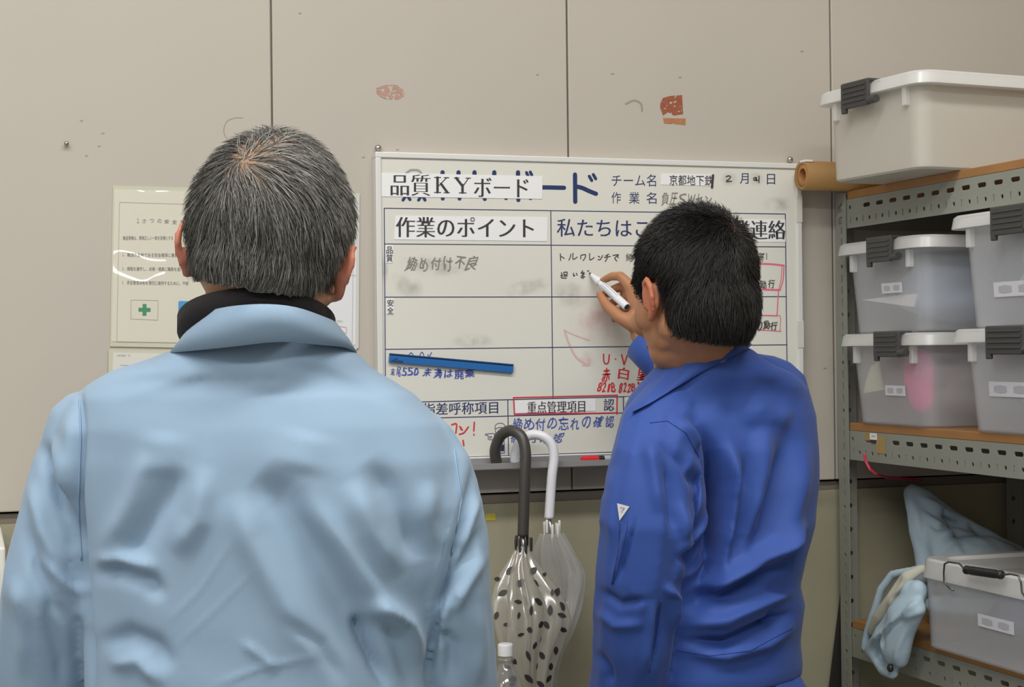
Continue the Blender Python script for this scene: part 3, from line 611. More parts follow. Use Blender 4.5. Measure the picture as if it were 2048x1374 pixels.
# things inside the boxes
def lump(name, spec, m, label, cat, group=None, vox=.006, amp=.004, seed=1, parent=None):
    mb = MB()
    for c, r in spec: mb.ell(c, r, None, 3)
    me = fuse(mb, vox, 4); V = get_v(me); N = get_n(me); g = np.random.default_rng(seed); d = np.zeros(len(V))
    for k in range(9):
        f = g.normal(size=3)*g.uniform(18, 60); d += np.sin(V@f+g.uniform(0, 6))*amp/4
    set_v(me, V+N*d[:, None]); o = objm(name, me, m, parent, True)
    return tag(o, label, cat, group) if label else o
GC = 'things stored inside the boxes'
M_bgrey = mat('grey-blue cloth', (176, 190, 210), .9); M_grey = mat('grey cloth', (198, 196, 192), .9)
lump('folded_cloth', [((1.15, -.235, 1.524), (.14, .105, .046)), ((1.15, -.24, 1.555), (.14, .10, .044)), ((1.14, -.25, 1.575), (.12, .085, .036))], M_bgrey, 'grey-blue folded cloth inside the upper box of the left stack', 'cloth', GC)
sheetpts = [(.986, -.125, 1.528), (.986, -.318, 1.508), (.986, -.332, 1.533), (.986, -.26, 1.532)]
obj('paper_sheet', sheetpts+[(x+.004, y, z) for x, y, z in sheetpts], [(0, 1, 2, 3), (7, 6, 5, 4), (0, 1, 5, 4), (1, 2, 6, 5), (2, 3, 7, 6), (3, 0, 4, 7)], M_paper); tag(bpy.data.objects['paper_sheet'], 'white paper edge inside the upper box of the left stack', 'paper', GC)
lump('pink_pouch', [((1.018, -.288, 1.372), (.026, .042, .056)), ((1.018, -.296, 1.34), (.024, .034, .040))], mat('pink fabric', (238, 50, 150), .7), 'pink pouch seen through the lower box of the left stack', 'pouch', GC, amp=.003, seed=3)
lump('folded_cloth', [((1.205, -.235, 1.332), (.13, .105, .036)), ((1.21, -.20, 1.365), (.12, .07, .04)), ((1.21, -.27, 1.365), (.12, .06, .045))], M_grey, 'grey cloth at the bottom of the lower box of the left stack', 'cloth', GC, seed=4)
cp = [(.992, -.118, 1.338), (.990, -.196, 1.346), (.990, -.188, 1.372), (.990, -.178, 1.402), (.991, -.150, 1.392), (.992, -.128, 1.362)]; nc = len(cp)
obj('cream_card', cp+[(x+.004, y, z) for x, y, z in cp], [tuple(range(nc)), tuple(range(nc, 2*nc))[::-1]]+[(k, (k+1) % nc, nc+(k+1) % nc, nc+k) for k in range(nc)], mat('cream card', (216, 212, 182), .7)); tag(bpy.data.objects['cream_card'], 'cream card pressed against the front of the lower box of the left stack', 'card', GC)
lump('folded_cloth', [((1.15, -.645, 1.540), (.14, .105, .055)), ((1.15, -.65, 1.585), (.14, .095, .050))], M_bgrey, 'grey-blue folded cloth inside the upper box of the right stack', 'cloth', GC, seed=5)
lump('folded_cloth', [((1.15, -.640, 1.352), (.14, .105, .055)), ((1.15, -.64, 1.39), (.13, .10, .035))], M_grey, 'grey cloth inside the lower box of the right stack', 'cloth', GC, seed=6)
lump('folded_cloth', [((1.14, -.565, .945), (.13, .13, .052)), ((1.15, -.56, .962), (.12, .12, .035))], mat('slate blue cloth', (130, 140, 166), .9), 'slate blue cloth inside the box with the wire handle', 'cloth', GC, seed=7)
# flat dark wedge, wider towards the bottom, in the gap at the foot of the shelf
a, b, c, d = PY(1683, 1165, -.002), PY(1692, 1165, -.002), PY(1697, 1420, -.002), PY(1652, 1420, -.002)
e = np.array((0, -.012, 0)); tag(obj('dark_wedge', [a, b, c, d, a+e, b+e, c+e, d+e], [(0, 1, 2, 3), (7, 6, 5, 4), (0, 1, 5, 4), (1, 2, 6, 5), (2, 3, 7, 6), (3, 0, 4, 7)], mat('dark wedge', (34, 32, 30), .6)), 'dark wedge in the gap between the wall and the steel shelf', 'panel')

# ------------------------------------------------------------------ work clothes on the lower shelf
M_lb = mat('pale blue work cloth', (176, 198, 212), .85, bump=.25, bscale=900, var=.05, vscale=25)
M_gr = mat('grey lining', (118, 124, 124), .85); M_cr = mat('cream lining', (196, 194, 178), .8)
def fold_disp(V, N, folds, px=True):
    """raise or sink cloth along fold lines given in picture coordinates: (points, width px, height m)"""
    Q = proj(V); d = np.zeros(len(V))
    for pts, wd, h in folds:
        p = np.array(pts, float); best = np.full(len(V), 1e9); tb = np.zeros(len(V)); n = len(p)-1
        for k in range(n):
            a, b = p[k], p[k+1]; ab = b-a; t = np.clip(((Q-a)@ab)/(ab@ab), 0, 1); dd = np.linalg.norm(Q-a-t[:, None]*ab, axis=1)
            u = dd < best; best[u] = dd[u]; tb[u] = (k+t[u])/n
        d += h*np.exp(-(best/wd)**2)*sstep(-.06, .30, np.minimum(tb, 1-tb))
    return d
def cloth(name, mb, folds, m, parent, vox=.004, it=6, noise=.0012, seed=2, gain=1.0):
    me = fuse(mb, vox, it); V = get_v(me); N = get_n(me); g = np.random.default_rng(seed)
    d = gain*fold_disp(V, N, folds)*np.clip(-(N@FW)*1.6+.35, 0, 1)
    for k in range(8):
        f = g.normal(size=3)*g.uniform(12, 45); d += np.sin(V@f+g.uniform(0, 6)+1.5*np.sin(V@(g.normal(size=3)*20)))*noise/2.5
    V = V+N*d[:, None]; set_v(me, V)
    return objm(name, me, m, parent, True)
wj = empty('work_jacket', PX(1900, 1080, 1.12), 'pale blue work jacket heaped behind the wire-handled box on the lower shelf', 'jacket', 'work clothes on the lower shelf')
mb = MB()
mb.chain([PX(1822, 985, 1.12), PX(1850, 1000, 1.14), PX(1930, 1055, 1.22), PX(2035, 1112, 1.30)], [.018, .02, .018, .02])
mb.chain([PX(1822, 985, 1.12), PX(1838, 1060, 1.11), PX(1855, 1150, 1.11)], [.018, .022, .02]); mb.chain([PX(1850, 1010, 1.14), PX(1880, 1090, 1.13), PX(1900, 1160, 1.14)], [.022, .03, .03]); mb.chain([PX(1900, 1045, 1.20), PX(1950, 1110, 1.20), PX(1980, 1170, 1.22)], [.022, .03, .03])
mb.chain([PX(1980, 1090, 1.26), PX(2040, 1150, 1.28)], [.02, .03]); mb.ell((1.22, -.20, .905), (.13, .11, .028)); mb.ell((1.2, -.21, .98), (.10, .09, .07))
cloth('cloth_shell', mb, [([(1830, 985), (1880, 1020), (1960, 1060), (2030, 1095)], 7, .010), ([(1835, 1005), (1890, 1040), (1950, 1070)], 6, -.010), ([(1850, 1040), (1875, 1055), (1905, 1052)], 6, -.008), ([(1865, 1080), (1920, 1060), (1990, 1090)], 8, .007), ([(1915, 1065), (1935, 1110)], 7, -.007), ([(1830, 1010), (1845, 1090)], 8, .005)], M_lb, wj, .005, 5, .002)
wk = empty('work_jacket', PX(1790, 1240, .95), 'pale blue work jacket with cream lining hanging over the lower shelf edge', 'jacket', 'work clothes on the lower shelf')
mb = MB(); X2 = .944
mb.chain([PX(1836, 1180, .955), PX(1806, 1235, X2), PX(1790, 1290, X2), PX(1782, 1340, X2)], [.020, .032, .030, .012]); mb.chain([PX(1826, 1190, .955), PX(1770, 1265, X2), PX(1745, 1300, X2)], [.022, .022, .015]); mb.chain([PX(1745, 1300, X2), PX(1770, 1335, X2), PX(1785, 1346, X2)], [.014, .016, .012]); mb.chain([PX(1834, 1212, .945), PX(1812, 1260, X2), PX(1800, 1320, X2)], [.016, .020, .016])
mb.chain([(1.015, -.25, .905), PX(1826, 1185, .955)], [.024, .026])
cloth('cloth_shell', mb, [([(1850, 1190), (1800, 1235), (1765, 1265), (1735, 1290)], 6, .010), ([(1830, 1215), (1780, 1255), (1762, 1275), (1765, 1300)], 5, -.012), ([(1745, 1290), (1755, 1320), (1775, 1335)], 5, -.007), ([(1800, 1240), (1830, 1225), (1850, 1215)], 7, .007), ([(1815, 1250), (1795, 1300), (1790, 1330)], 6, .005)], M_lb, wk, .004, 4, .0012, 5)
mb = MB().chain([PX(1845, 1140, .99), PX(1815, 1155, .965), PX(1790, 1195, .955), PX(1762, 1232, .950), PX(1744, 1262, .950)], [.012, .016, .017, .015, .010]); cloth('lining', mb, [([(1820, 1160), (1785, 1190), (1775, 1225)], 5, .006), ([(1800, 1150), (1775, 1200)], 4, -.006)], M_cr, wk, .004, 3, .001)
mb = MB().chain([PX(1850, 1155, .985), PX(1822, 1178, .962), PX(1795, 1222, .953), PX(1752, 1268, .950)], [.012, .015, .013, .008]); cloth('lining', mb, [([(1840, 1160), (1800, 1215), (1760, 1262)], 4, -.006)], M_gr, wk, .004, 3, .001)
mb = MB().chain([PX(1840, 1136, .995), PX(1785, 1150, .975), PX(1762, 1180, .962), PX(1748, 1225, .955), PX(1736, 1265, .953), PX(1732, 1295, .953)], [.008, .009, .009, .008, .009, .010]); cloth('hem', mb, [], M_lb, wk, .004, 3, .001)
p = PX(1779, 1336, X2-.016); MB().lathe([(.0001, .003), (.006, .0025), (.0075, .0005), (.0075, 0)], (0, 0, 0), 14); s = MB().lathe([(.0001, .003), (.006, .0025), (.0078, .0005), (.0078, -.004)], (0, 0, 0), 14); V = np.array(s.V); obj('snap_button', np.c_[-V[:, 2], V[:, 0], V[:, 1]]+p, s.F, mat('dark metal snap', (74, 76, 80), .35, metal=.7), wk, True)

# ------------------------------------------------------------------ people: shared parts
FH = np.array((FW[0], FW[1], 0)); FH /= np.linalg.norm(FH); RH = np.array((FH[1], -FH[0], 0)); ZU = np.array((0, 0, 1.0))
def frame(yaw, pitch=0, roll=0):
    """axes right / forward / up; yaw > 0 turns to the left of the camera's view axis, pitch > 0 bows forward"""
    f = FH*math.cos(yaw)-RH*math.sin(yaw); r = RH*math.cos(yaw)+FH*math.sin(yaw)
    f2 = f*math.cos(pitch)-ZU*math.sin(pitch); u = ZU*math.cos(pitch)+f*math.sin(pitch)
    r2 = r*math.cos(roll)+u*math.sin(roll); u2 = u*math.cos(roll)-r*math.sin(roll)
    return np.array([r2, f2, u2])
def ringpts(c, a, b, A, n=56, ex=2.3):
    P = []
    for k in range(n):
        t = 2*math.pi*k/n; x, y = math.cos(t), math.sin(t)
        P.append(np.array(c)+A[0]*a*math.copysign(abs(x)**(2/ex), x)+A[1]*b*math.copysign(abs(y)**(2/ex), y))
    return P
def head(mb, O, A, s):
    L = lambda x, y, z: O+s*(A[0]*x+A[1]*y+A[2]*z); M = A.T
    E = lambda c, r, MM=M: mb.ell(L(*c), np.array(r)*s, MM, 3)
    E((0, -.010, .042), (.075, .096, .090)); E((0, -.040, .005), (.066, .060, .070)); E((0, .030, -.02), (.062, .060, .088)); E((0, .036, -.068), (.050, .048, .036)); E((0, .072, -.088), (.022, .020, .018))
    for q in (-1, 1): E((q*.047, .014, -.036), (.015, .034, .036)); E((q*.058, .034, -.010), (.014, .034, .030)); E((q*.055, .040, .040), (.012, .034, .036))
    E((0, .066, .045), (.055, .030, .045)); mb.chain([L(0, .092, .012), L(0, .106, -.012), L(0, .114, -.032)], [.008*s, .010*s, .0125*s]); E((.013, .103, -.034), (.009, .010, .007)); E((-.013, .103, -.034), (.009, .010, .007))
    for q in (-1, 1):
        E((q*.036, .070, -.022), (.026, .026, .024)); mb.chain([L(q*.016, .088, .022), L(q*.046, .076, .020)], [.008*s, .007*s])
        # ear: rim, lobe and bowl, standing off the skull
        rim = [(.072, .010, -.016), (.079, .012, .010), (.085, .006, .027), (.091, -.008, .031), (.094, -.019, .020), (.093, -.021, .003), (.088, -.015, -.014), (.083, -.004, -.026), (.076, .006, -.026)]
        mb.chain([L(q*x, y, z) for x, y, z in rim], [r*s for r in (.004, .0045, .005, .005, .005, .005, .005, .0065, .005)])
        e = np.array([A[0]*q*.86-A[1]*.5, A[1]*.86+A[0]*q*.5, A[2]]).T
        mb.ell(L(q*.082, -.004, .004), np.array((.0042, .017, .026))*s, e, 2)
    mb.ell(L(0, .094, -.056), np.array((.024, .009, .006))*s, M, 2); mb.ell(L(0, .092, -.066), np.array((.020, .010, .007))*s, M, 2)
def hand(mb, wrist, A, q, s=1.0, curl=.5):
    """relaxed hand: A rows = across (towards the thumb side times q), palm normal, pointing direction"""
    L = lambda x, y, z: np.array(wrist)+s*(A[0]*q*x+A[1]*y+A[2]*z)
    for i, x in enumerate((.030, .010, -.010, -.028)):
        ln = (.040, .044, .041, .033)[i]; k = (x, 0, .092-.006*abs(i-1)); mb.cone(L(x*.55, 0, .012), .015*s, L(*k), .0125*s)
        a1 = curl*(.6+.15*i); a2 = a1+curl*1.1; p1 = (k[0]*1.05, ln*math.sin(a1), k[2]+ln*math.cos(a1)); p2 = (k[0]*1.03, p1[1]+ln*.75*math.sin(a2), p1[2]+ln*.75*math.cos(a2))
        mb.chain([L(*k), L(*p1), L(*p2)], [.0095*s, .0085*s, .0072*s])
    mb.chain([L(.022, .004, .022), L(.044, .012, .052), L(.046, .020, .082), L(.040, .027, .102)], [.016*s, .0125*s, .0105*s, .0085*s])
def skin_obj(name, mb, voxel, it, O, A, s, base, red, hairline, parent, scalp):
    me = fuse(mb, voxel, it); V = get_v(me); q = (V-O)@A.T/s; C = np.tile(np.array(lin(base)), (len(V), 1)); R = np.array(lin(red))
    ear = sstep(.074, .084, np.abs(q[:, 0]))*(np.abs(q[:, 2]) < .05)*(q[:, 1] < .03); C = C*(1-.6*ear[:, None])+R*.6*ear[:, None]
    lips = np.exp(-((q[:, 0]/.022)**2+((q[:, 2]+.061)/.010)**2))*(q[:, 1] > .085); C = C*(1-.6*lips[:, None])+np.array(lin((168, 96, 88)))*.6*lips[:, None]
    C *= (1+.05*np.sin(V@np.array((90, 70, 110)))*np.sin(V@np.array((-60, 110, 45))))[:, None]
    o = objm(name, me, attr_mat(name+' skin', 'tone', .5, .35, .12, 500, .12), parent, True); srgb_attr(o.data, 'tone', C); return o
def eyes(O, A, s, parent):
    L = lambda x, y, z: O+s*(A[0]*x+A[1]*y+A[2]*z)
    for q in (-1, 1):
        e = MB().ell(L(q*.032, .0815, .006), np.array((.0125, .0105, .0070))*s, A.T, 3).build('eye', mat('eye white', (226, 222, 214), .2), parent, True)
        MB().ell(L(q*.032, .0890, .006), np.array((.0058, .0035, .0058))*s, A.T, 2).build('iris', mat('dark iris', (46, 32, 24), .2), e, True)
        MB().chain([L(q*.016, .096, .025), L(q*.032, .093, .029), L(q*.048, .082, .025)], [.0026*s, .0032*s, .002*s]).build('eyebrow', mat('dark eyebrow', (54, 50, 46), .8), parent, True)
def tri_sample(V, T, n):
    a, b, c = V[T[:, 0]], V[T[:, 1]], V[T[:, 2]]; w = np.linalg.norm(np.cross(b-a, c-a), axis=1); k = RNG.choice(len(T), n, p=w/w.sum())
    r1, r2 = np.sqrt(RNG.random(n)), RNG.random(n); return a[k]*(1-r1)[:, None]+b[k]*(r1*(1-r2))[:, None]+c[k]*(r1*r2)[:, None]
def hair(O, A, s, cap_spec, keep, whorl, n, length, lift, rad, colors, capcol, parent, thin=None, skin=None, swirl=.35, down=.55, clump=.5, seed=1):
    """short hair: a close cap over the scalp and separate strands combed away from the whorl"""
    L = lambda x, y, z: O+s*(A[0]*x+A[1]*y+A[2]*z)
    mb = MB()
    for c, r in cap_spec: mb.ell(L(*c), np.array(r)*s, A.T, 4)
    me = fuse(mb, .004, 4); V = get_v(me); q = (V-O)@A.T/s
    b = bmesh.new(); b.from_mesh(me); b.verts.ensure_lookup_table(); bad = [b.verts[i] for i in np.where(~keep(q))[0]]; bmesh.ops.delete(b, geom=bad, context='VERTS')
    bmesh.ops.triangulate(b, faces=b.faces); b.to_mesh(me); b.free(); V = get_v(me); T = np.array([p.vertices[:] for p in me.polygons]); q = (V-O)@A.T/s
    C = np.tile(np.array(lin(capcol)), (len(V), 1)); C *= (1+.25*np.sin(V@np.array((300, 170, 240)))*np.sin(V@np.array((-210, 260, 90))))[:, None]
    W = np.array(whorl)
    if thin is not None: t = thin(q)[:, None]; C = C*(1-t)+np.array(lin(skin))*t
    cap = objm('hair', me, attr_mat('hair root tone', 'tone', .8, .2), parent, True, True); srgb_attr(cap.data, 'tone', C)
    Vw = V; bv = BVHTree.FromPolygons([tuple(v) for v in Vw], [tuple(t) for t in T])
    P = tri_sample(V, T, n); ql = (P-O)@A.T/s
    if thin is not None:
        k = RNG.random(n) > thin(ql)*.74; P = P[k]; ql = ql[k]
    n = len(P); g = np.random.default_rng(seed); nz = [(g.normal(size=3)*g.uniform(15, 70), g.uniform(0, 6)) for _ in range(6)]
    S = 6; pts = np.zeros((n, S, 3)); Lh = length(ql)*g.uniform(.7, 1.2, n); lf = lift(ql)*g.uniform(.5, 1.4, n); ww = L(*W)
    for i in range(n):
        p = Vector(P[i]); d = None
        ph = sum(math.sin(float(P[i]@f)+o) for f, o in nz[:3]); ph2 = sum(math.sin(float(P[i]@f)+o) for f, o in nz[3:]); jit = g.normal(size=3)*.12
        for j in range(S):
            loc, nr, _, _ = bv.find_nearest(p); nr = np.array(nr); loc = np.array(loc)
            if nr@(loc-O) < 0: nr = -nr
            t = loc-ww; dist = np.linalg.norm(t)/s; t = t/(np.linalg.norm(t)+1e-6); t = t+swirl*np.cross(nr, t)*math.exp(-dist/.05); dn = -A[2]*down*min(1, dist/.09)
            f = t*(1-.5*min(1, dist/.12))+dn; f = f+clump*(ph*A[0]+ph2*A[1])*.22+jit; f = f-nr*(f@nr); f /= np.linalg.norm(f)+1e-9
            h = lf[i]*(j/(S-1))**1.2+.0006; pts[i, j] = loc+nr*h
            p = Vector(loc+f*Lh[i]/(S-1))
    tan = np.gradient(pts, axis=1); tan /= np.linalg.norm(tan, axis=2)[..., None]+1e-9; up = pts-O; up /= np.linalg.norm(up, axis=2)[..., None]
    sd = np.cross(tan, up); sd /= np.linalg.norm(sd, axis=2)[..., None]+1e-9; rr = rad*np.array([1, 1, 1, .9, .65, .15])[None, :, None]
    ring = np.stack([pts+sd*rr, pts-sd*rr*.5+up*rr*.8, pts-sd*rr*.5-up*rr*.8], 2).reshape(-1, 3)
    base = (np.arange(n)*S*3)[:, None, None]; j = (np.arange(S-1)*3)[None, :, None]; kk = np.arange(3)[None, None, :]
    a = base+j+kk; b2 = base+j+(kk+1) % 3; Fq = np.stack([a, b2, b2+3, a+3], -1).reshape(-1, 4)
    m2 = bpy.data.meshes.new('strands'); m2.vertices.add(len(ring)); m2.vertices.foreach_set('co', ring.ravel()); m2.loops.add(Fq.size); m2.loops.foreach_set('vertex_index', Fq.ravel().astype(np.int32))
    m2.polygons.add(len(Fq)); m2.polygons.foreach_set('loop_start', np.arange(0, Fq.size, 4, dtype=np.int32)); m2.update(calc_edges=True)
    cs = np.array([lin(c) for c in colors]); pick = cs[g.integers(0, len(cs), n)]*g.uniform(.8, 1.2, (n, 1)); cc = np.repeat(pick, S*3, 0)
    o = objm('hair_strands', m2, attr_mat('hair strand tone', 'tone', .42, .45), cap, True, False); srgb_attr(o.data, 'tone', cc); o['kind'] = 'stuff'; return cap
def band(name, m, parent, samples, th, smooth=True):
    """collar or cuff strip: samples = (low point, high point, outward); gives it thickness th"""
    return MB().loft([[lo+o*th/2, (lo+hi)/2+o*th*.8, hi+o*th/2, hi-o*th/2, (lo+hi)/2-o*th*.3, lo-o*th/2] for lo, hi, o in samples]).build(name, m, parent, smooth)
def bvh_of(o):
    V = [o.matrix_world @ v.co for v in o.data.vertices]; q = o; off = Vector((0, 0, 0))
    while q.parent is not None: q = q.parent; off += q.location
    return BVHTree.FromPolygons([v.co+off for v in o.data.vertices], [p.vertices[:] for p in o.data.polygons])
def on(bv, x, y, lift=.0):
    d = ray(x, y); d = d/np.linalg.norm(d); loc, nr, _, _ = bv.ray_cast(Vector(CAM), Vector(d))
    if loc is None: return None
    nr = np.array(nr)
    if nr@d > 0: nr = -nr
    return np.array(loc)+nr*lift
def seam(bv, pts, name, m, parent, r=.0011, lift=.0004):
    p = np.array(pts, float); q = []
    for k in range(len(p)-1): q += [p[k]+(p[k+1]-p[k])*t for t in np.linspace(0, 1, 14, endpoint=False)]
    P = [h for h in (on(bv, x, y, lift) for x, y in q+[p[-1]]) if h is not None]
    return MB().tube(P, r, 6).build(name, m, parent, True)
def shoe(mb, ankle, f, r):
    rings = []
    for t, w, h in ((-.075, .022, .05), (-.065, .034, .075), (-.02, .039, .09), (.04, .041, .075), (.10, .047, .050), (.16, .045, .040), (.19, .030, .030), (.198, .012, .018)):
        c = np.array((ankle[0], ankle[1], 0))+f*t; rings.append([c+r*w*math.cos(a)+ZU*max(0.0, h*.5+h*.5*math.sin(a)) for a in np.linspace(0, 6.283, 20, endpoint=False)])
    return mb.loft(rings)

# ------------------------------------------------------------------ the man in the pale blue jacket
M_jk = mat('pale blue jacket cloth', (137, 162, 185), .8, bump=.12, bscale=1400, var=.05, vscale=9, sheen=.15)
M_fleece = mat('black fleece', (30, 27, 28), .95, bump=.3, bscale=700)
M_trs = mat('grey work trousers', (92, 98, 104), .85); M_shoe = mat('black safety shoe', (32, 32, 34), .5)
D1 = 1.84
man1 = empty('person', (*PD(530, 700, D1)[:2], 0), 'older person with thinning grey hair in a pale blue work jacket, seen from behind', 'person', 'people at the whiteboard')
A0 = frame(0); s1 = 1.025; Ah1 = frame(-.08, -.02, -.17); O1 = PD(534, 524, 1.80)
mb = MB(); head(mb, O1, Ah1, s1); nk = PD(528, 700, 1.825)
mb.cone(O1+Ah1[1]*-.002-ZU*.04, .056, nk, .058)
for q_ in (-1, 1): mb.cone(O1+Ah1[0]*q_*.046-Ah1[1]*.010-ZU*.034, .022, nk+RH*q_*.034+FH*.008, .024); mb.ell(nk-ZU*.16, (.16, .085, .12), A0.T); mb.ell(nk-ZU*.38, (.15, .09, .2), A0.T); mb.ell(nk-ZU*.60, (.16, .10, .12), A0.T)
armL = [PD(200, 880, D1), PD(103, 1180, D1-.01), PD(95, 1500, D1+.06)]; armR = [PD(812, 915, D1), PD(885, 1180, D1-.01), PD(905, 1500, D1+.06)]
hips1 = [PD(440, 1760, D1), PD(620, 1760, D1)]
for ar, q in ((armL, 1), (armR, -1)):
    mb.chain(ar, [.034, .032, .026]); hand(mb, ar[2], np.array([FH, -RH*q, -ZU]), 1, 1.0, .5)
feet1 = []
for i, h in enumerate(hips1):
    kn = np.array((h[0], h[1], .47))+FH*.01; an = np.array((h[0], h[1], .09))-FH*.01; feet1.append(an); mb.chain([h, kn, an], [.078, .050, .036]); mb.cone(an-ZU*.04, .03, an+FH*.13-ZU*.055, .025)
skin_obj('body', mb, .0055, 4, O1, Ah1, s1, (196, 148, 118), (186, 96, 80), None, man1, None); eyes(O1, Ah1, s1, man1)
keep1 = lambda q: (q[:, 1] < .055+.6*np.clip(q[:, 2]-.07, 0, .1)) & ~((np.abs(q[:, 0]) > .045) & (q[:, 1] > -.008) & (q[:, 2] < .022)) & (q[:, 2] > -.030)
capS = [((0, -.010, .044), (.0785, .0995, .0935)), ((0, -.041, .004), (.0625, .0640, .0720))]
hair(O1, Ah1, s1, capS, keep1, (-.012, -.082, .090), 17000, lambda q: .032+.006*(q[:, 2] < .06)-.014*(q[:, 2] < .0), lambda q: .007+.003*(np.abs(q[:, 0]) > .06)-.004*(q[:, 2] < .01), .00042,
     [(98, 96, 90), (116, 114, 108), (78, 76, 72), (138, 136, 130), (62, 61, 58), (160, 158, 152)], (84, 80, 74), man1,
     thin=lambda q: np.clip(np.exp(-(((q[:, 0]+.004)/.050)**2+((q[:, 1]+.060)/.056)**2+((q[:, 2]-.108)/.050)**2))*.95+.4*np.exp(-(((q[:, 0]-.01)/.05)**2+((q[:, 1]-.0)/.05)**2+((q[:, 2]-.135)/.03)**2)), 0, 1), skin=(158, 128, 104), clump=.8, seed=3)
# jacket
def px_ring(y, cx, hw, b, D=D1, A=A0, ex=2.3, back=0): return ringpts(PD(cx, y, D)+A[1]*back, hw*D/F, b, A, ex=ex)
mb = MB()
mb.loft([px_ring(662, 530, 128, .066, 1.81), px_ring(690, 530, 165, .078, 1.815), px_ring(718, 514, 212, .090, 1.82), px_ring(742, 490, 258, .102, 1.83), px_ring(762, 486, 300, .108), px_ring(790, 492, 340, .118), px_ring(850, 505, 380, .128), px_ring(920, 522, 398, .134),
         px_ring(1010, 535, 393, .138), px_ring(1130, 530, 370, .136), px_ring(1250, 524, 350, .132), px_ring(1374, 522, 345, .130), px_ring(1560, 522, 345, .128), px_ring(1720, 522, 342, .126)])
mb.chain([PD(238, 812, D1), PD(180, 866, D1), PD(150, 960, D1), PD(131, 1060, D1-.01), PD(102, 1180, D1-.01), PD(90, 1374, D1+.03), PD(96, 1520, D1+.06)], [.034, .049, .054, .056, .057, .054, .043])
mb.chain([PD(784, 836, D1), PD(836, 892, D1), PD(858, 965, D1), PD(874, 1060, D1-.01), PD(884, 1180, D1-.01), PD(902, 1374, D1+.03), PD(905, 1520, D1+.06)], [.033, .043, .053, .055, .056, .054, .043])
F1 = [([(157, 770), (160, 870), (155, 1000), (161, 1130), (176, 1250), (187, 1420)], 8, -.013), ([(140, 800), (140, 880), (134, 1000), (136, 1100)], 14, .004),
      ([(946, 925), (926, 1040), (902, 1130), (874, 1230), (858, 1330), (858, 1400)], 8, -.010), ([(930, 880), (905, 1010), (875, 1110), (850, 1200)], 18, .005),
      ([(512, 950), (560, 990), (620, 1090), (700, 1230), (775, 1380)], 40, -.013), ([(600, 985), (680, 1090), (760, 1210), (820, 1260)], 26, .009), ([(470, 985), (500, 1080), (560, 1190), (640, 1330)], 30, .008),
      ([(365, 930), (320, 1010), (270, 1090), (240, 1110)], 24, -.009), ([(415, 930), (395, 1040), (345, 1110)], 24, .007), ([(300, 900), (262, 1000), (205, 1110)], 22, .006),
      ([(735, 920), (780, 985), (822, 1070), (845, 1120)], 30, -.010), ([(700, 960), (740, 1060), (800, 1150)], 26, .008), ([(860, 960), (850, 1040), (865, 1110)], 20, .006),
      ([(716, 1232), (738, 1290), (782, 1380)], 13, -.014), ([(728, 1222), (765, 1214), (810, 1245), (845, 1330)], 18, .010), ([(765, 1224), (800, 1290), (830, 1390)], 16, -.006),
      ([(185, 1150), (235, 1142), (300, 1165), (330, 1200)], 16, -.008), ([(190, 1120), (250, 1118), (320, 1140)], 14, .006), ([(200, 1290), (260, 1270), (310, 1290), (350, 1340)], 18, -.008), ([(215, 1330), (280, 1320), (330, 1374)], 15, .006),
      ([(330, 1250), (400, 1180), (480, 1060)], 5, .0008), ([(345, 1300), (440, 1210), (520, 1130)], 5, .0007), ([(420, 1374), (520, 1335), (640, 1310)], 6, .0012),
      ([(560, 1230), (640, 1290), (690, 1374)], 14, -.004), ([(480, 1280), (560, 1340)], 10, .003), ([(560, 730), (640, 745), (720, 770), (800, 810)], 14, -.0025), ([(420, 740), (330, 770), (240, 800)], 14, .002),
      ([(80, 880), (105, 940), (135, 1040), (153, 1110)], 14, -.010), ([(110, 870), (132, 930), (150, 1000)], 12, .006), ([(60, 960), (85, 1060), (125, 1150)], 14, .006), ([(50, 1040), (70, 1130), (110, 1210), (150, 1260)], 13, -.006),
      ([(90, 1180), (98, 1240), (120, 1320), (125, 1390)], 14, -.006), ([(25, 1150), (45, 1240), (50, 1360)], 16, .005), ([(80, 1110), (130, 1170), (170, 1190)], 10, .005),
      ([(955, 985), (930, 1060), (915, 1100)], 11, .006), ([(965, 1050), (935, 1110), (890, 1180), (868, 1230)], 10, -.007), ([(972, 1100), (925, 1180), (885, 1250)], 13, .006), ([(880, 1262), (905, 1290), (900, 1374)], 14, -.008), ([(955, 1200), (960, 1290), (950, 1374)], 15, .004), ([(920, 1130), (905, 1190), (900, 1260)], 9, -.004),
      ([(330, 860), (320, 960)], 40, .004), ([(620, 860), (600, 950)], 45, .004)]
jk = cloth('jacket', mb, F1, M_jk, man1, .0042, 7, .0014, 11, 1.3)
bv = bvh_of(jk)
M_st = mat('blue stitching', (132, 160, 188), .8)
seam(bv, [(160, 800), (161, 880), (157, 1000), (163, 1120)], 'armhole_seam', M_st, jk); seam(bv, [(908, 900), (922, 1000), (904, 1110)], 'armhole_seam', M_st, jk)
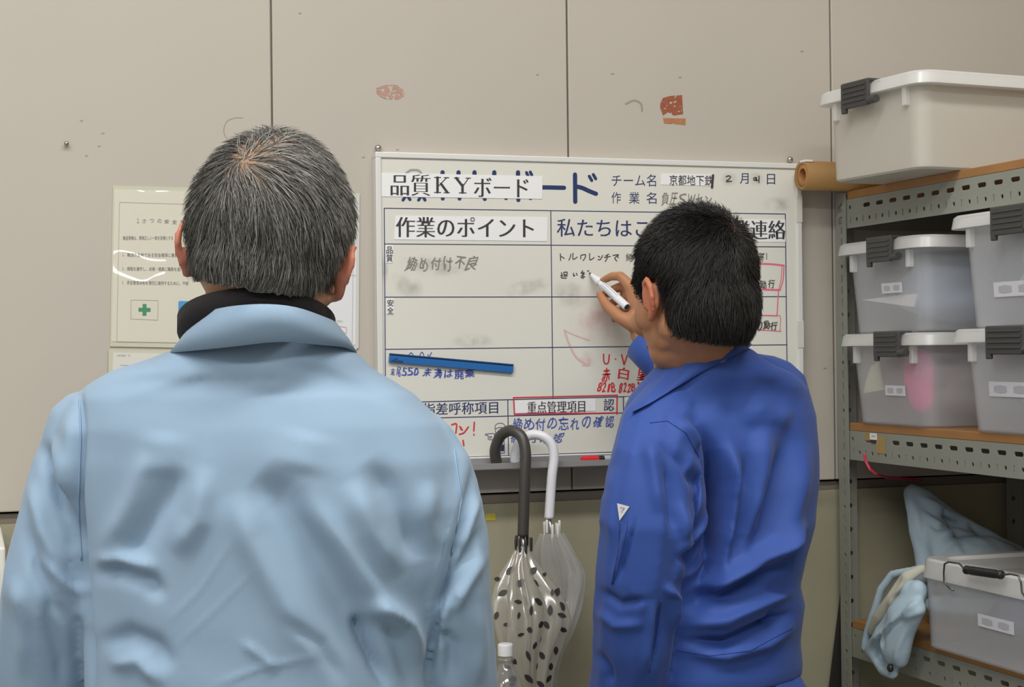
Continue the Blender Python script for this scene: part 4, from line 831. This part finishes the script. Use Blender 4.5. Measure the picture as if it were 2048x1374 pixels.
# collar and fleece
sm = []; cT, cB = PD(534, 614, 1.80), PD(528, 690, 1.82)
for t in np.linspace(-2.35, 2.35, 41):
    o = RH*math.sin(t)-FH*math.cos(t); k = 1-math.cos(t); px = 1.80/F
    hi = cT+RH*math.sin(t)*.074-FH*math.cos(t)*.102-ZU*k*38*px; lo = cB+RH*math.sin(t)*.0985-FH*math.cos(t)*.113-ZU*(k*16-4*math.sin(t)-3*math.sin(3*t))*px
    sm.append((lo, hi, o))
col = band('collar', M_jk, jk, sm, .005)
set_v(col.data, get_v(col.data)+get_n(col.data)*(np.sin(get_v(col.data)@np.array((60, 40, 90)))*.0012)[:, None])
sm = []; c = PD(514, 584, 1.815)
for t in np.linspace(-3.0, 3.0, 49):
    o = RH*math.sin(t)-FH*math.cos(t); k = 1-math.cos(t); hi = c+RH*math.sin(t)*.0800-FH*math.cos(t)*.104-ZU*(k*58-7*math.sin(t))*1.80/F; lo = hi-ZU*.030-o*.006
    sm.append((lo, hi, o))
band('fleece_collar', M_fleece, man1, sm, .011)
mb = MB()
for h, an in zip(hips1, feet1): mb.chain([h+ZU*.06, np.array((h[0], h[1], .47)), an+ZU*.02], [.092, .072, .058])
mb.ell((hips1[0]+hips1[1])/2+ZU*.03, (.165, .115, .13), A0.T); cloth('trousers', mb, [], M_trs, man1, .008, 5, .002, 4)
for an in feet1: shoe(MB(), an, FH, RH).build('shoe', M_shoe, man1, True)

# ------------------------------------------------------------------ the man in the bright blue work clothes
M_bl = mat('bright blue work cloth', (45, 78, 156), .72, bump=.12, bscale=1400, var=.07, vscale=9, sheen=.1)
D2 = 2.78
man2 = empty('person', (*PD(1440, 1000, D2)[:2], 0), 'black haired person in bright blue work clothes writing on the whiteboard with a raised hand', 'person', 'people at the whiteboard')
At = frame(.66); Ah2 = frame(.56, .10, -.03); s2 = 1.07; O2 = PD(1386, 606, 2.68)
mb = MB(); head(mb, O2, Ah2, s2); nk = PD(1420, 745, 2.735); ch = PD(1440, 960, D2)
mb.cone(O2-Ah2[1]*.012-ZU*.04, .058, nk, .056)
for q_ in (-1, 1): mb.cone(O2+Ah2[0]*q_*.044-Ah2[1]*.010-ZU*.038, .032, nk+Ah2[0]*q_*.030+FH*.004, .034); mb.cone(O2+Ah2[0]*q_*.040+Ah2[1]*.012-ZU*.050, .026, nk+Ah2[0]*q_*.028+Ah2[1]*.02-ZU*.01, .034); mb.ell(PD(1446, 880, D2), (.13, .062, .11), At.T); mb.ell(PD(1450, 1080, D2+.01), (.10, .06, .17), At.T); mb.ell(PD(1440, 1330, D2), (.12, .08, .13), At.T)
shL = PD(1312, 868, 2.66); shR = PD(1545, 792, 2.86); elR = PD(1440, 825, 3.085); wrR = PD(1287, 668, 3.212)
mb.chain([shR, elR, wrR], [.046, .038, .027]); armL2 = [shL, PD(1276, 1180, 2.66), PD(1262, 1430, 2.72)]; mb.chain(armL2, [.040, .034, .026]); hand(mb, armL2[2], np.array([FH, -RH, -ZU]), 1, 1.0, .5)
# writing hand: palm, thumb below and index above the pen, the other three curled behind
K = lambda *a: [PD(*p) for p in a]
kn = K((1262, 574, 3.205), (1275, 584, 3.222), (1280, 602, 3.232), (1282, 620, 3.236))
for k, r0_ in zip(kn, (.0135, .0135, .0130, .0125)): mb.cone(wrR, .021, k, r0_)
mb.chain([wrR]+K((1268, 640, 3.20)), [.022, .018])
mb.chain(K((1262, 574, 3.205), (1241, 552, 3.214), (1222, 553, 3.234), (1204, 562, 3.252)), [.0130, .0098, .0088, .0072])
mb.chain(K((1268, 648, 3.200), (1240, 634, 3.205), (1214, 612, 3.224), (1199, 588, 3.244)), [.0180, .0140, .0108, .0080])
mb.chain(K((1275, 584, 3.222), (1243, 572, 3.240), (1219, 582, 3.258), (1206, 590, 3.262)), [.0130, .0096, .0088, .0074])
mb.chain(K((1280, 602, 3.232), (1246, 596, 3.254), (1224, 606, 3.266), (1216, 617, 3.262)), [.0125, .0092, .0084, .0072])
mb.chain(K((1282, 620, 3.236), (1254, 620, 3.260), (1236, 630, 3.268), (1228, 640, 3.262)), [.0115, .0084, .0076, .0066])
mb.chain(K((1264, 588, 3.226), (1254, 608, 3.240), (1256, 628, 3.234)), [.016, .016, .017])
hips2 = [PD(1440, 1390, D2)-At[0]*.085, PD(1440, 1390, D2)+At[0]*.085]; feet2 = []
for h in hips2:
    an = np.array((h[0], h[1], .09)); feet2.append(an); mb.chain([h, np.array((h[0], h[1], .47)), an], [.078, .050, .036]); mb.cone(an-ZU*.04, .03, an+At[1]*.13-ZU*.055, .025)
skin_obj('body', mb, .0036, 4, O2, Ah2, s2, (176, 124, 90), (186, 100, 78), None, man2, None); eyes(O2, Ah2, s2, man2)
keep2 = lambda q: (q[:, 1] < .058+.5*np.clip(q[:, 2]-.06, 0, .1)) & ~((np.abs(q[:, 0]) > .045) & (q[:, 1] > -.020) & (q[:, 1] < .016) & (q[:, 2] < .030)) & ~((q[:, 1] >= .016) & ((q[:, 2] < -.012) | (q[:, 1] > .046+.8*(q[:, 2]-.02)))) & (q[:, 2] > -.078+.36*(q[:, 1]+.1))
capS2 = [((0, -.012, .046), (.0800, .1010, .0960)), ((.055, .034, .028), (.0150, .030, .045)), ((-.055, .034, .028), (.0150, .030, .045)), ((0, -.044, .000), (.0715, .0650, .0840))]
hair(O2, Ah2, s2, capS2, keep2, (.012, -.085, .095), 15000, lambda q: .026+.010*(q[:, 2] < .0), lambda q: .007+.005*(q[:, 2] > .09)+.002*(q[:, 2] < .0), .00050,
     [(30, 28, 27), (24, 22, 21), (40, 37, 35), (34, 31, 29), (60, 57, 54)], (26, 24, 22), man2,
     thin=lambda q: .5*np.exp(-(((q[:, 0]-.010)/.016)**2+((q[:, 1]+.075)/.020)**2+((q[:, 2]-.108)/.018)**2)), skin=(112, 82, 64), clump=.9, swirl=.6, seed=8)
def r2(y, cx, a, b, back=0, D=D2, ex=2.25): return ringpts(PD(cx, y, D)+At[1]*back, a, b, At, ex=ex)
mb = MB()
mb.loft([r2(698, 1420, .066, .066, 0, 2.735), r2(725, 1428, .092, .080, 0, 2.74), r2(752, 1440, .135, .094, 0, 2.76), r2(785, 1445, .175, .102), r2(835, 1442, .192, .116), r2(900, 1440, .190, .126), r2(970, 1440, .187, .132),
         r2(1050, 1436, .178, .134), r2(1120, 1430, .166, .130), r2(1175, 1426, .160, .124), r2(1215, 1432, .164, .126), r2(1255, 1432, .158, .122), r2(1290, 1434, .153, .118), r2(1335, 1436, .154, .119), r2(1356, 1437, .151, .116)])
mb.chain([PD(1360, 800, 2.70), PD(1318, 862, 2.66), PD(1302, 940, 2.615), PD(1289, 1050, 2.60), PD(1277, 1160, 2.61), PD(1267, 1260, 2.64), PD(1256, 1380, 2.69), PD(1258, 1440, 2.71)], [.058, .066, .070, .073, .070, .067, .066, .050])
mb.chain([PD(1480, 775, 2.80), shR, elR, PD(1365, 755, 3.14), PD(1336, 730, 3.165)], [.060, .068, .054, .044, .036])
F2 = [([(1392, 850), (1422, 915), (1440, 975), (1444, 1040), (1432, 1110), (1410, 1190)], 17, -.022), ([(1425, 900), (1442, 1000), (1430, 1090), (1400, 1170), (1380, 1230)], 24, -.020), ([(1380, 905), (1396, 960), (1398, 1005), (1380, 1060)], 10, .010), ([(1455, 880), (1470, 960), (1462, 1060), (1444, 1160)], 12, .011),
      ([(1492, 900), (1496, 980), (1482, 1080), (1460, 1150)], 16, -.009), ([(1530, 850), (1522, 950), (1502, 1060)], 20, .007), ([(1582, 850), (1562, 950), (1535, 1060), (1500, 1140)], 20, -.011), ([(1612, 880), (1598, 980), (1570, 1080), (1530, 1150)], 18, .008),
      ([(1500, 800), (1545, 830), (1590, 840)], 22, .006), ([(1440, 800), (1490, 850), (1530, 880)], 20, -.005), ([(1480, 720), (1560, 750), (1600, 800)], 22, .004),
      ([(1362, 1185), (1430, 1168), (1500, 1130), (1570, 1080), (1610, 1040)], 12, .012), ([(1366, 1215), (1440, 1195), (1510, 1160), (1590, 1110)], 11, -.011), ([(1370, 1250), (1450, 1240), (1530, 1205), (1592, 1180)], 12, .009), ([(1365, 1285), (1450, 1285), (1530, 1250), (1592, 1222)], 10, -.012), ([(1375, 1305), (1450, 1312), (1530, 1290), (1592, 1250)], 12, .007),
      ([(1355, 1130), (1400, 1090), (1440, 1060)], 11, -.010), ([(1365, 1100), (1410, 1060), (1440, 1020)], 9, .008), ([(1360, 1160), (1405, 1140), (1440, 1120)], 9, .007), ([(1540, 1215), (1550, 1240), (1535, 1260)], 8, -.006),
      ([(1345, 830), (1395, 890), (1425, 960)], 12, .008), ([(1320, 880), (1370, 930), (1402, 990)], 11, -.006), ([(1295, 870), (1310, 950), (1320, 1030)], 16, .006), ([(1330, 920), (1345, 1000), (1352, 1080)], 12, -.008), ([(1360, 1000), (1372, 1080), (1360, 1170)], 10, .006),
      ([(1225, 930), (1218, 1000), (1212, 1080)], 12, .003), ([(1260, 1040), (1240, 1110), (1222, 1170)], 7, .004), ([(1270, 1035), (1250, 1110), (1234, 1165)], 5, -.004), ([(1322, 1205), (1315, 1270), (1300, 1340)], 7, -.006), ([(1310, 1200), (1300, 1270), (1285, 1350)], 9, .005), ([(1330, 1170), (1352, 1195), (1345, 1260)], 8, .007),
      ([(1195, 1180), (1240, 1210), (1300, 1200)], 9, -.005), ([(1190, 1220), (1230, 1250), (1290, 1250)], 10, .004), ([(1190, 1300), (1215, 1340), (1220, 1374)], 9, -.005), ([(1205, 980), (1200, 1060)], 12, .003)]
jb = cloth('jacket', mb, F2, M_bl, man2, .0042, 6, .0018, 21, 2.0)
bv2 = bvh_of(jb); M_stb = mat('dark blue stitching', (34, 62, 136), .8)
seam(bv2, [(1240, 1045), (1238, 1095), (1224, 1168)], 'pocket_seam', M_stb, jb, .0009); seam(bv2, [(1257, 1040), (1245, 1100), (1226, 1168)], 'pocket_seam', M_stb, jb, .0007)
seam(bv2, [(1300, 846), (1335, 842), (1372, 866), (1398, 915)], 'armhole_seam', M_stb, jb, .0007); seam(bv2, [(1322, 1200), (1312, 1280), (1298, 1345)], 'sleeve_seam', M_stb, jb, .0007)
seam(bv2, [(1352, 1300), (1420, 1312), (1500, 1302), (1585, 1256)], 'waistband_seam', M_stb, jb, .0007)
pe = [on(bv2, x, y, .0015) for x, y in ((1236.5, 1007), (1260.5, 1013.5), (1241, 1041.5))]; nr = np.cross(pe[1]-pe[0], pe[2]-pe[0]); nr /= np.linalg.norm(nr); nr = nr if nr@FW < 0 else -nr
obj('sleeve_emblem', pe+[p+nr*.0015 for p in pe], [(0, 1, 2), (5, 4, 3), (0, 1, 4, 3), (1, 2, 5, 4), (2, 0, 3, 5)], mat('silver white emblem', (206, 208, 206), .4), jb)
em = bpy.data.objects['sleeve_emblem']; q = lambda u, v: pe[0]+(pe[1]-pe[0])*u+(pe[2]-pe[0])*v+nr*.002
for nme, pts, cl in (('emblem_print', ((.22, .18), (.42, .12), (.40, .20), (.26, .26)), (214, 130, 150)), ('emblem_print', ((.50, .14), (.62, .14), (.44, .36), (.36, .34)), (120, 140, 190)), ('emblem_print', ((.22, .36), (.40, .42), (.36, .48), (.22, .44)), (170, 160, 170))):
    obj(nme, [q(*p) for p in pts], [tuple(range(4))], mat(nme, cl, .5), em, normals=False)
# collar
up = spline([PD(*p) for p in ((1478, 668, 2.760), (1484, 678, 2.735), (1471, 681, 2.690), (1440, 690, 2.668), (1392, 712, 2.660), (1350, 750, 2.668), (1329, 788, 2.685), (1306, 812, 2.700))], 6)
dn = []
for x, y, d in ((1494, 690, 2.765), (1499, 697, 2.735), (1487, 704, 2.680), (1453, 720, 2.645), (1402, 747, 2.625), (1346, 784, 2.612), (1300, 812, 2.620), (1268, 829, 2.640)):
    p = PD(x, y, d); e = ray(x, y); h = bv2.ray_cast(Vector(CAM), Vector(e/np.linalg.norm(e)))[0]
    if h is not None:
        q_ = on(bv2, x, y, .006); p = q_ if (q_-CAM)@FW < d+.05 else p
    dn.append(p)
dn = spline(dn, 6); sm = []
for lo, hi in zip(dn, up):
    o = (lo+hi)/2-PD(1420, 745, 2.735); o = o-ZU*o[2]*.5; sm.append((lo, hi, o/np.linalg.norm(o)))
c2 = band('collar', M_bl, jb, sm, .005)
# cuff of the raised arm
ax = PD(1276, 684, 3.195)-PD(1320, 724, 3.168); ax /= np.linalg.norm(ax); c0 = PD(1282, 686, 3.195); ua = np.cross(ax, ZU); ua /= np.linalg.norm(ua); va = np.cross(ua, ax)
rg = lambda t, r: [c0-ax*t+(ua*math.cos(k)+va*math.sin(k))*r for k in np.linspace(0, 2*math.pi, 36, endpoint=False)]
MB().loft([rg(0, .0335), rg(0, .0365), rg(.028, .0385), rg(.055, .0405), rg(.057, .0395), rg(.075, .0415), rg(.125, .045), rg(.125, .038), rg(.03, .034), rg(0, .0335)], cap=False).build('cuff', M_bl, jb, True)
mb = MB()
for h, an in zip(hips2, feet2): mb.chain([h-ZU*.08, np.array((h[0], h[1], .47)), an+ZU*.02], [.086, .074, .060])
mb.loft([r2(1290, 1436, .132, .100), r2(1345, 1440, .139, .106), r2(1400, 1444, .164, .124), r2(1500, 1444, .172, .128)])
tr2 = cloth('trousers', mb, [([(1530, 1330), (1550, 1400)], 8, -.005), ([(1590, 1300), (1605, 1400)], 10, .004)], M_bl, man2, .006, 5, .002, 14)
for an in feet2: shoe(MB(), an, At[1], At[0]).build('shoe', M_shoe, man2, True)

# ------------------------------------------------------------------ the pen in the writing hand
T0 = PY(1179, 546, YB-.0012); E0 = PD(1254, 614, 3.192); ax = E0-T0; Lp = np.linalg.norm(ax); ax /= Lp
pen = empty('whiteboard_marker', T0, 'white marker pen held in the raised hand with its tip on the whiteboard', 'marker')
at = lambda t: T0+ax*t
MB().tube([at(0), at(.004), at(.007)], [.0012, .0026, .0028], 12).build('nib', mat('black felt nib', (38, 38, 36), .8), pen, True)
M_pen = mat('white pen plastic', (226, 228, 232), .3)
MB().tube([at(.006), at(.0075), at(.028), at(.034), at(.037), at(.0372), at(.040)], [.0030, .0040, .0074, .0082, .0082, .0066, .0066], 20).build('grip', M_pen, pen, True)
MB().tube([at(.0385), at(.042), at(Lp-.001), at(Lp)], [.0068, .0078, .0080, .0074], 24).build('barrel', M_pen, pen, True)
MB().tube([at(Lp-.004), at(Lp-.0002), at(Lp+.0008)], [.0064, .0064, .0055], 20).build('end_plug', mat('black end plug', (44, 46, 50), .4), pen, True)
vw = CAM-at(.08); vw /= np.linalg.norm(vw); sd = np.cross(ax, vw); sd /= np.linalg.norm(sd); vw = np.cross(sd, ax); vw *= np.sign(vw@(CAM-at(.08)))
for a, t0, t1 in ((-.5, .045, .10), (.1, .05, .085), (.55, .044, .095)):
    P = [at(t)+(sd*math.sin(a)+vw*math.cos(a))*.0079 for t in np.linspace(t0, t1, 6)]; MB().tube(P, .00035, 6).build('barrel_print', mat('grey blue print', (106, 110, 134), .5), pen)

# ------------------------------------------------------------------ umbrellas hooked on the marker tray
def umbrella(label, path, rh, mh, axis, mfilm, mtip, tip_y, seed, phase, leaves=None):
    P = [PY(*p) for p in path]; u = empty('umbrella', P[0], label, 'umbrella', 'umbrellas hooked on the marker tray'); g = np.random.default_rng(seed)
    MB().tube(spline(P), rh, 18).build('handle', mh, u, True)
    AX = spline([PY(x, y, Y) for x, y, Y, r in axis], 5); RR = spline([[r*3.16/F]*3 for x, y, Y, r in axis], 5)[:, 0]
    MB().tube([P[0]+(P[0]-P[1])*-.02, *AX[::3], AX[-1]-ZU*.10], .004, 10).build('shaft', mat('umbrella shaft', (186, 186, 186), .3, metal=.8), u, True)
    for k in range(8):
        a = 2*math.pi*k/8+phase; rr = .0135+.002*g.random(); b = PY(tip_y[0], tip_y[1]+g.uniform(-6, 6), axis[0][2])+RH*rr*math.cos(a)+FH*rr*math.sin(a)
        MB().cone(b, .0028, b-ZU*.022, .0022).build('rib_tip', mtip, u, True)
    n = 96; rings = []
    for i, (c, r) in enumerate(zip(AX, RR)):
        t = i/(len(AX)-1); ring_ = []
        for k in range(n):
            a = 2*math.pi*k/n; pl = .17*math.cos(8*(a-phase)+2.2*t)+.07*math.sin(3*a+5*t+seed)+.04*math.sin(13*a-9*t)
            ring_.append(c+(RH*math.cos(a)+FH*math.sin(a)*.7)*r*(.82+pl*(.35+.65*math.sin(math.pi*min(1, t*1.15)))))
        rings.append(ring_)
    film = MB().loft(rings, cap=False).build('canopy', mfilm, u, True)
    if leaves:
        bv = bvh_of(film); pts = []; tries = 0
        while len(pts) < leaves and tries < 4000:
            tries += 1; i = int(g.integers(8, len(AX)-3)); x, y = proj(AX[i])+np.array((g.uniform(-1, 1)*RR[i]*1000, 0))
            d = ray(x, y)
            if bv.ray_cast(Vector(CAM), Vector(d/np.linalg.norm(d)))[0] is None: continue
            p = on(bv, x, y, .001)
            if all(np.linalg.norm(p-q_) > .021 for q_ in pts): pts.append(p)
        mb = MB()
        for p in pts:
            nr = np.array(bv.find_nearest(Vector(p))[1]); nr = nr if nr@FW < 0 else -nr
            a = np.cross(nr, ZU); a /= np.linalg.norm(a)+1e-9; b = np.cross(a, nr); th = g.uniform(0, 6.28); e = a*math.cos(th)+b*math.sin(th); f = np.cross(nr, e); L = g.uniform(.0075, .0125); w = L*g.uniform(.6, .9)
            mb.add([p+e*L*x+f*w*y+nr*.0006 for x, y in ((1, 0), (.55, .5), (0, .72), (-.5, .55), (-.85, .1), (-.6, -.35), (-.1, -.62), (.5, -.5))], [tuple(range(8))])
        o = mb.build('leaf_pattern', mat('black leaf print', (46, 46, 46), .6), film, normals=False)
    return u
M_film_w = clear_mat('clear vinyl', (232, 232, 230), .66, .10, .3, .12); M_film_l = clear_mat('cloudy vinyl', (214, 210, 198), .60, .14, .4, .09)
umbrella('transparent umbrella with black leaf print and dark curved handle hooked on the tray', [(1046, 1072, -.128), (1048, 1010, -.128), (1050, 950, -.127), (1051, 905, -.124), (1043, 874, -.115), (1023, 861, -.098), (1002, 871, -.078), (991, 896, -.064), (991, 915, -.058), (994, 926, -.056)],
         .0108, mat('dark grey umbrella handle', (66, 63, 60), .4), [(1047, 1092, -.128, 17), (1044, 1115, -.131, 26), (1046, 1150, -.140, 50), (1056, 1195, -.155, 72), (1062, 1240, -.165, 78), (1058, 1290, -.168, 66), (1058, 1345, -.168, 50), (1062, 1410, -.165, 34), (1064, 1520, -.16, 16)],
         M_film_l, mat('dark rib tip', (50, 48, 46), .5), (1047, 1078), 4, .3, 46)
umbrella('transparent umbrella with a white curved handle hooked on the whiteboard tray', [(1098, 1037, -.096), (1101, 990, -.096), (1104, 950, -.096), (1108, 916, -.095), (1103, 889, -.092), (1086, 873, -.086), (1062, 870, -.076), (1041, 883, -.066), (1031, 905, -.060), (1030, 924, -.057)],
         .0094, mat('white umbrella handle', (224, 224, 228), .35), [(1103, 1066, -.096, 28), (1108, 1100, -.092, 44), (1120, 1145, -.086, 56), (1122, 1195, -.086, 50), (1112, 1260, -.097, 40), (1098, 1320, -.095, 28), (1092, 1400, -.095, 20), (1090, 1500, -.095, 12)],
         M_film_w, mat('white rib tip', (222, 220, 214), .5), (1103, 1046), 9, 0.1)

# ------------------------------------------------------------------ bottle, its carton, cabinet at the left edge
bp = PY(1011, 1300, -.26); zt = bp[2]+.0115; z0 = zt-.222
bt = empty('plastic_bottle', (bp[0], bp[1], z0), 'clear plastic drink bottle with white cap below the umbrellas', 'bottle'); c = (bp[0], bp[1], 0)
lz = lambda prof: [(r, zt+z) for r, z in prof]
MB().lathe(lz([(.0001, 0), (.0120, 0), (.0137, -.0015), (.0140, -.003), (.0140, -.021), (.0120, -.021)]), c, 40).build('cap', mat('white bottle cap', (226, 226, 226), .4), bt, 40)
MB().lathe(lz([(.0120, -.020), (.0120, -.026), (.0158, -.0265), (.0158, -.029), (.0125, -.030), (.0130, -.036), (.0200, -.050), (.0285, -.066), (.0322, -.082), (.0328, -.092), (.0318, -.096), (.0322, -.100), (.0322, -.175), (.0312, -.180), (.0326, -.186), (.0326, -.214), (.029, -.221), (.0001, -.222)]), c, 48).build('body', clear_mat('clear bottle plastic', (206, 210, 210), .80, .05, .3, .16), bt, True)
MB().lathe(lz([(.0329, -.100), (.0332, -.100), (.0332, -.158), (.0329, -.158), (.0329, -.100)]), c, 48).build('label', mat('white bottle label', (206, 208, 208), .5), bt, True)
tb = empty('cardboard_carton', (c[0], c[1], 0), 'brown cardboard carton under the plastic bottle, below the frame', 'box')
MB().box((c[0]-.17, c[1]-.13, 0), (c[0]+.06, c[1]+.035, z0-.0005), .003).build('body', M_kraft, tb); MB().box((c[0]-.06, c[1]-.1302, z0-.12), (c[0]-.05, c[1]+.0352, z0-.0003)).build('tape', M_tan, tb)
cb = empty('white_cabinet', (-.95, -.25, 0), 'white cabinet at the far left edge behind the man in pale blue', 'cabinet'); e = PY(11, 1094, -.36)
MB().box((e[0]-.6, -.36, 0), (e[0], -.02, e[2]), .004).build('body', mat('white painted steel', (222, 220, 212), .5), cb)
MB().box((e[0]-.59, -.368, .08), (e[0]-.012, -.3605, e[2]-.03), .003).build('door', mat('white cabinet door', (224, 222, 214), .5), cb)
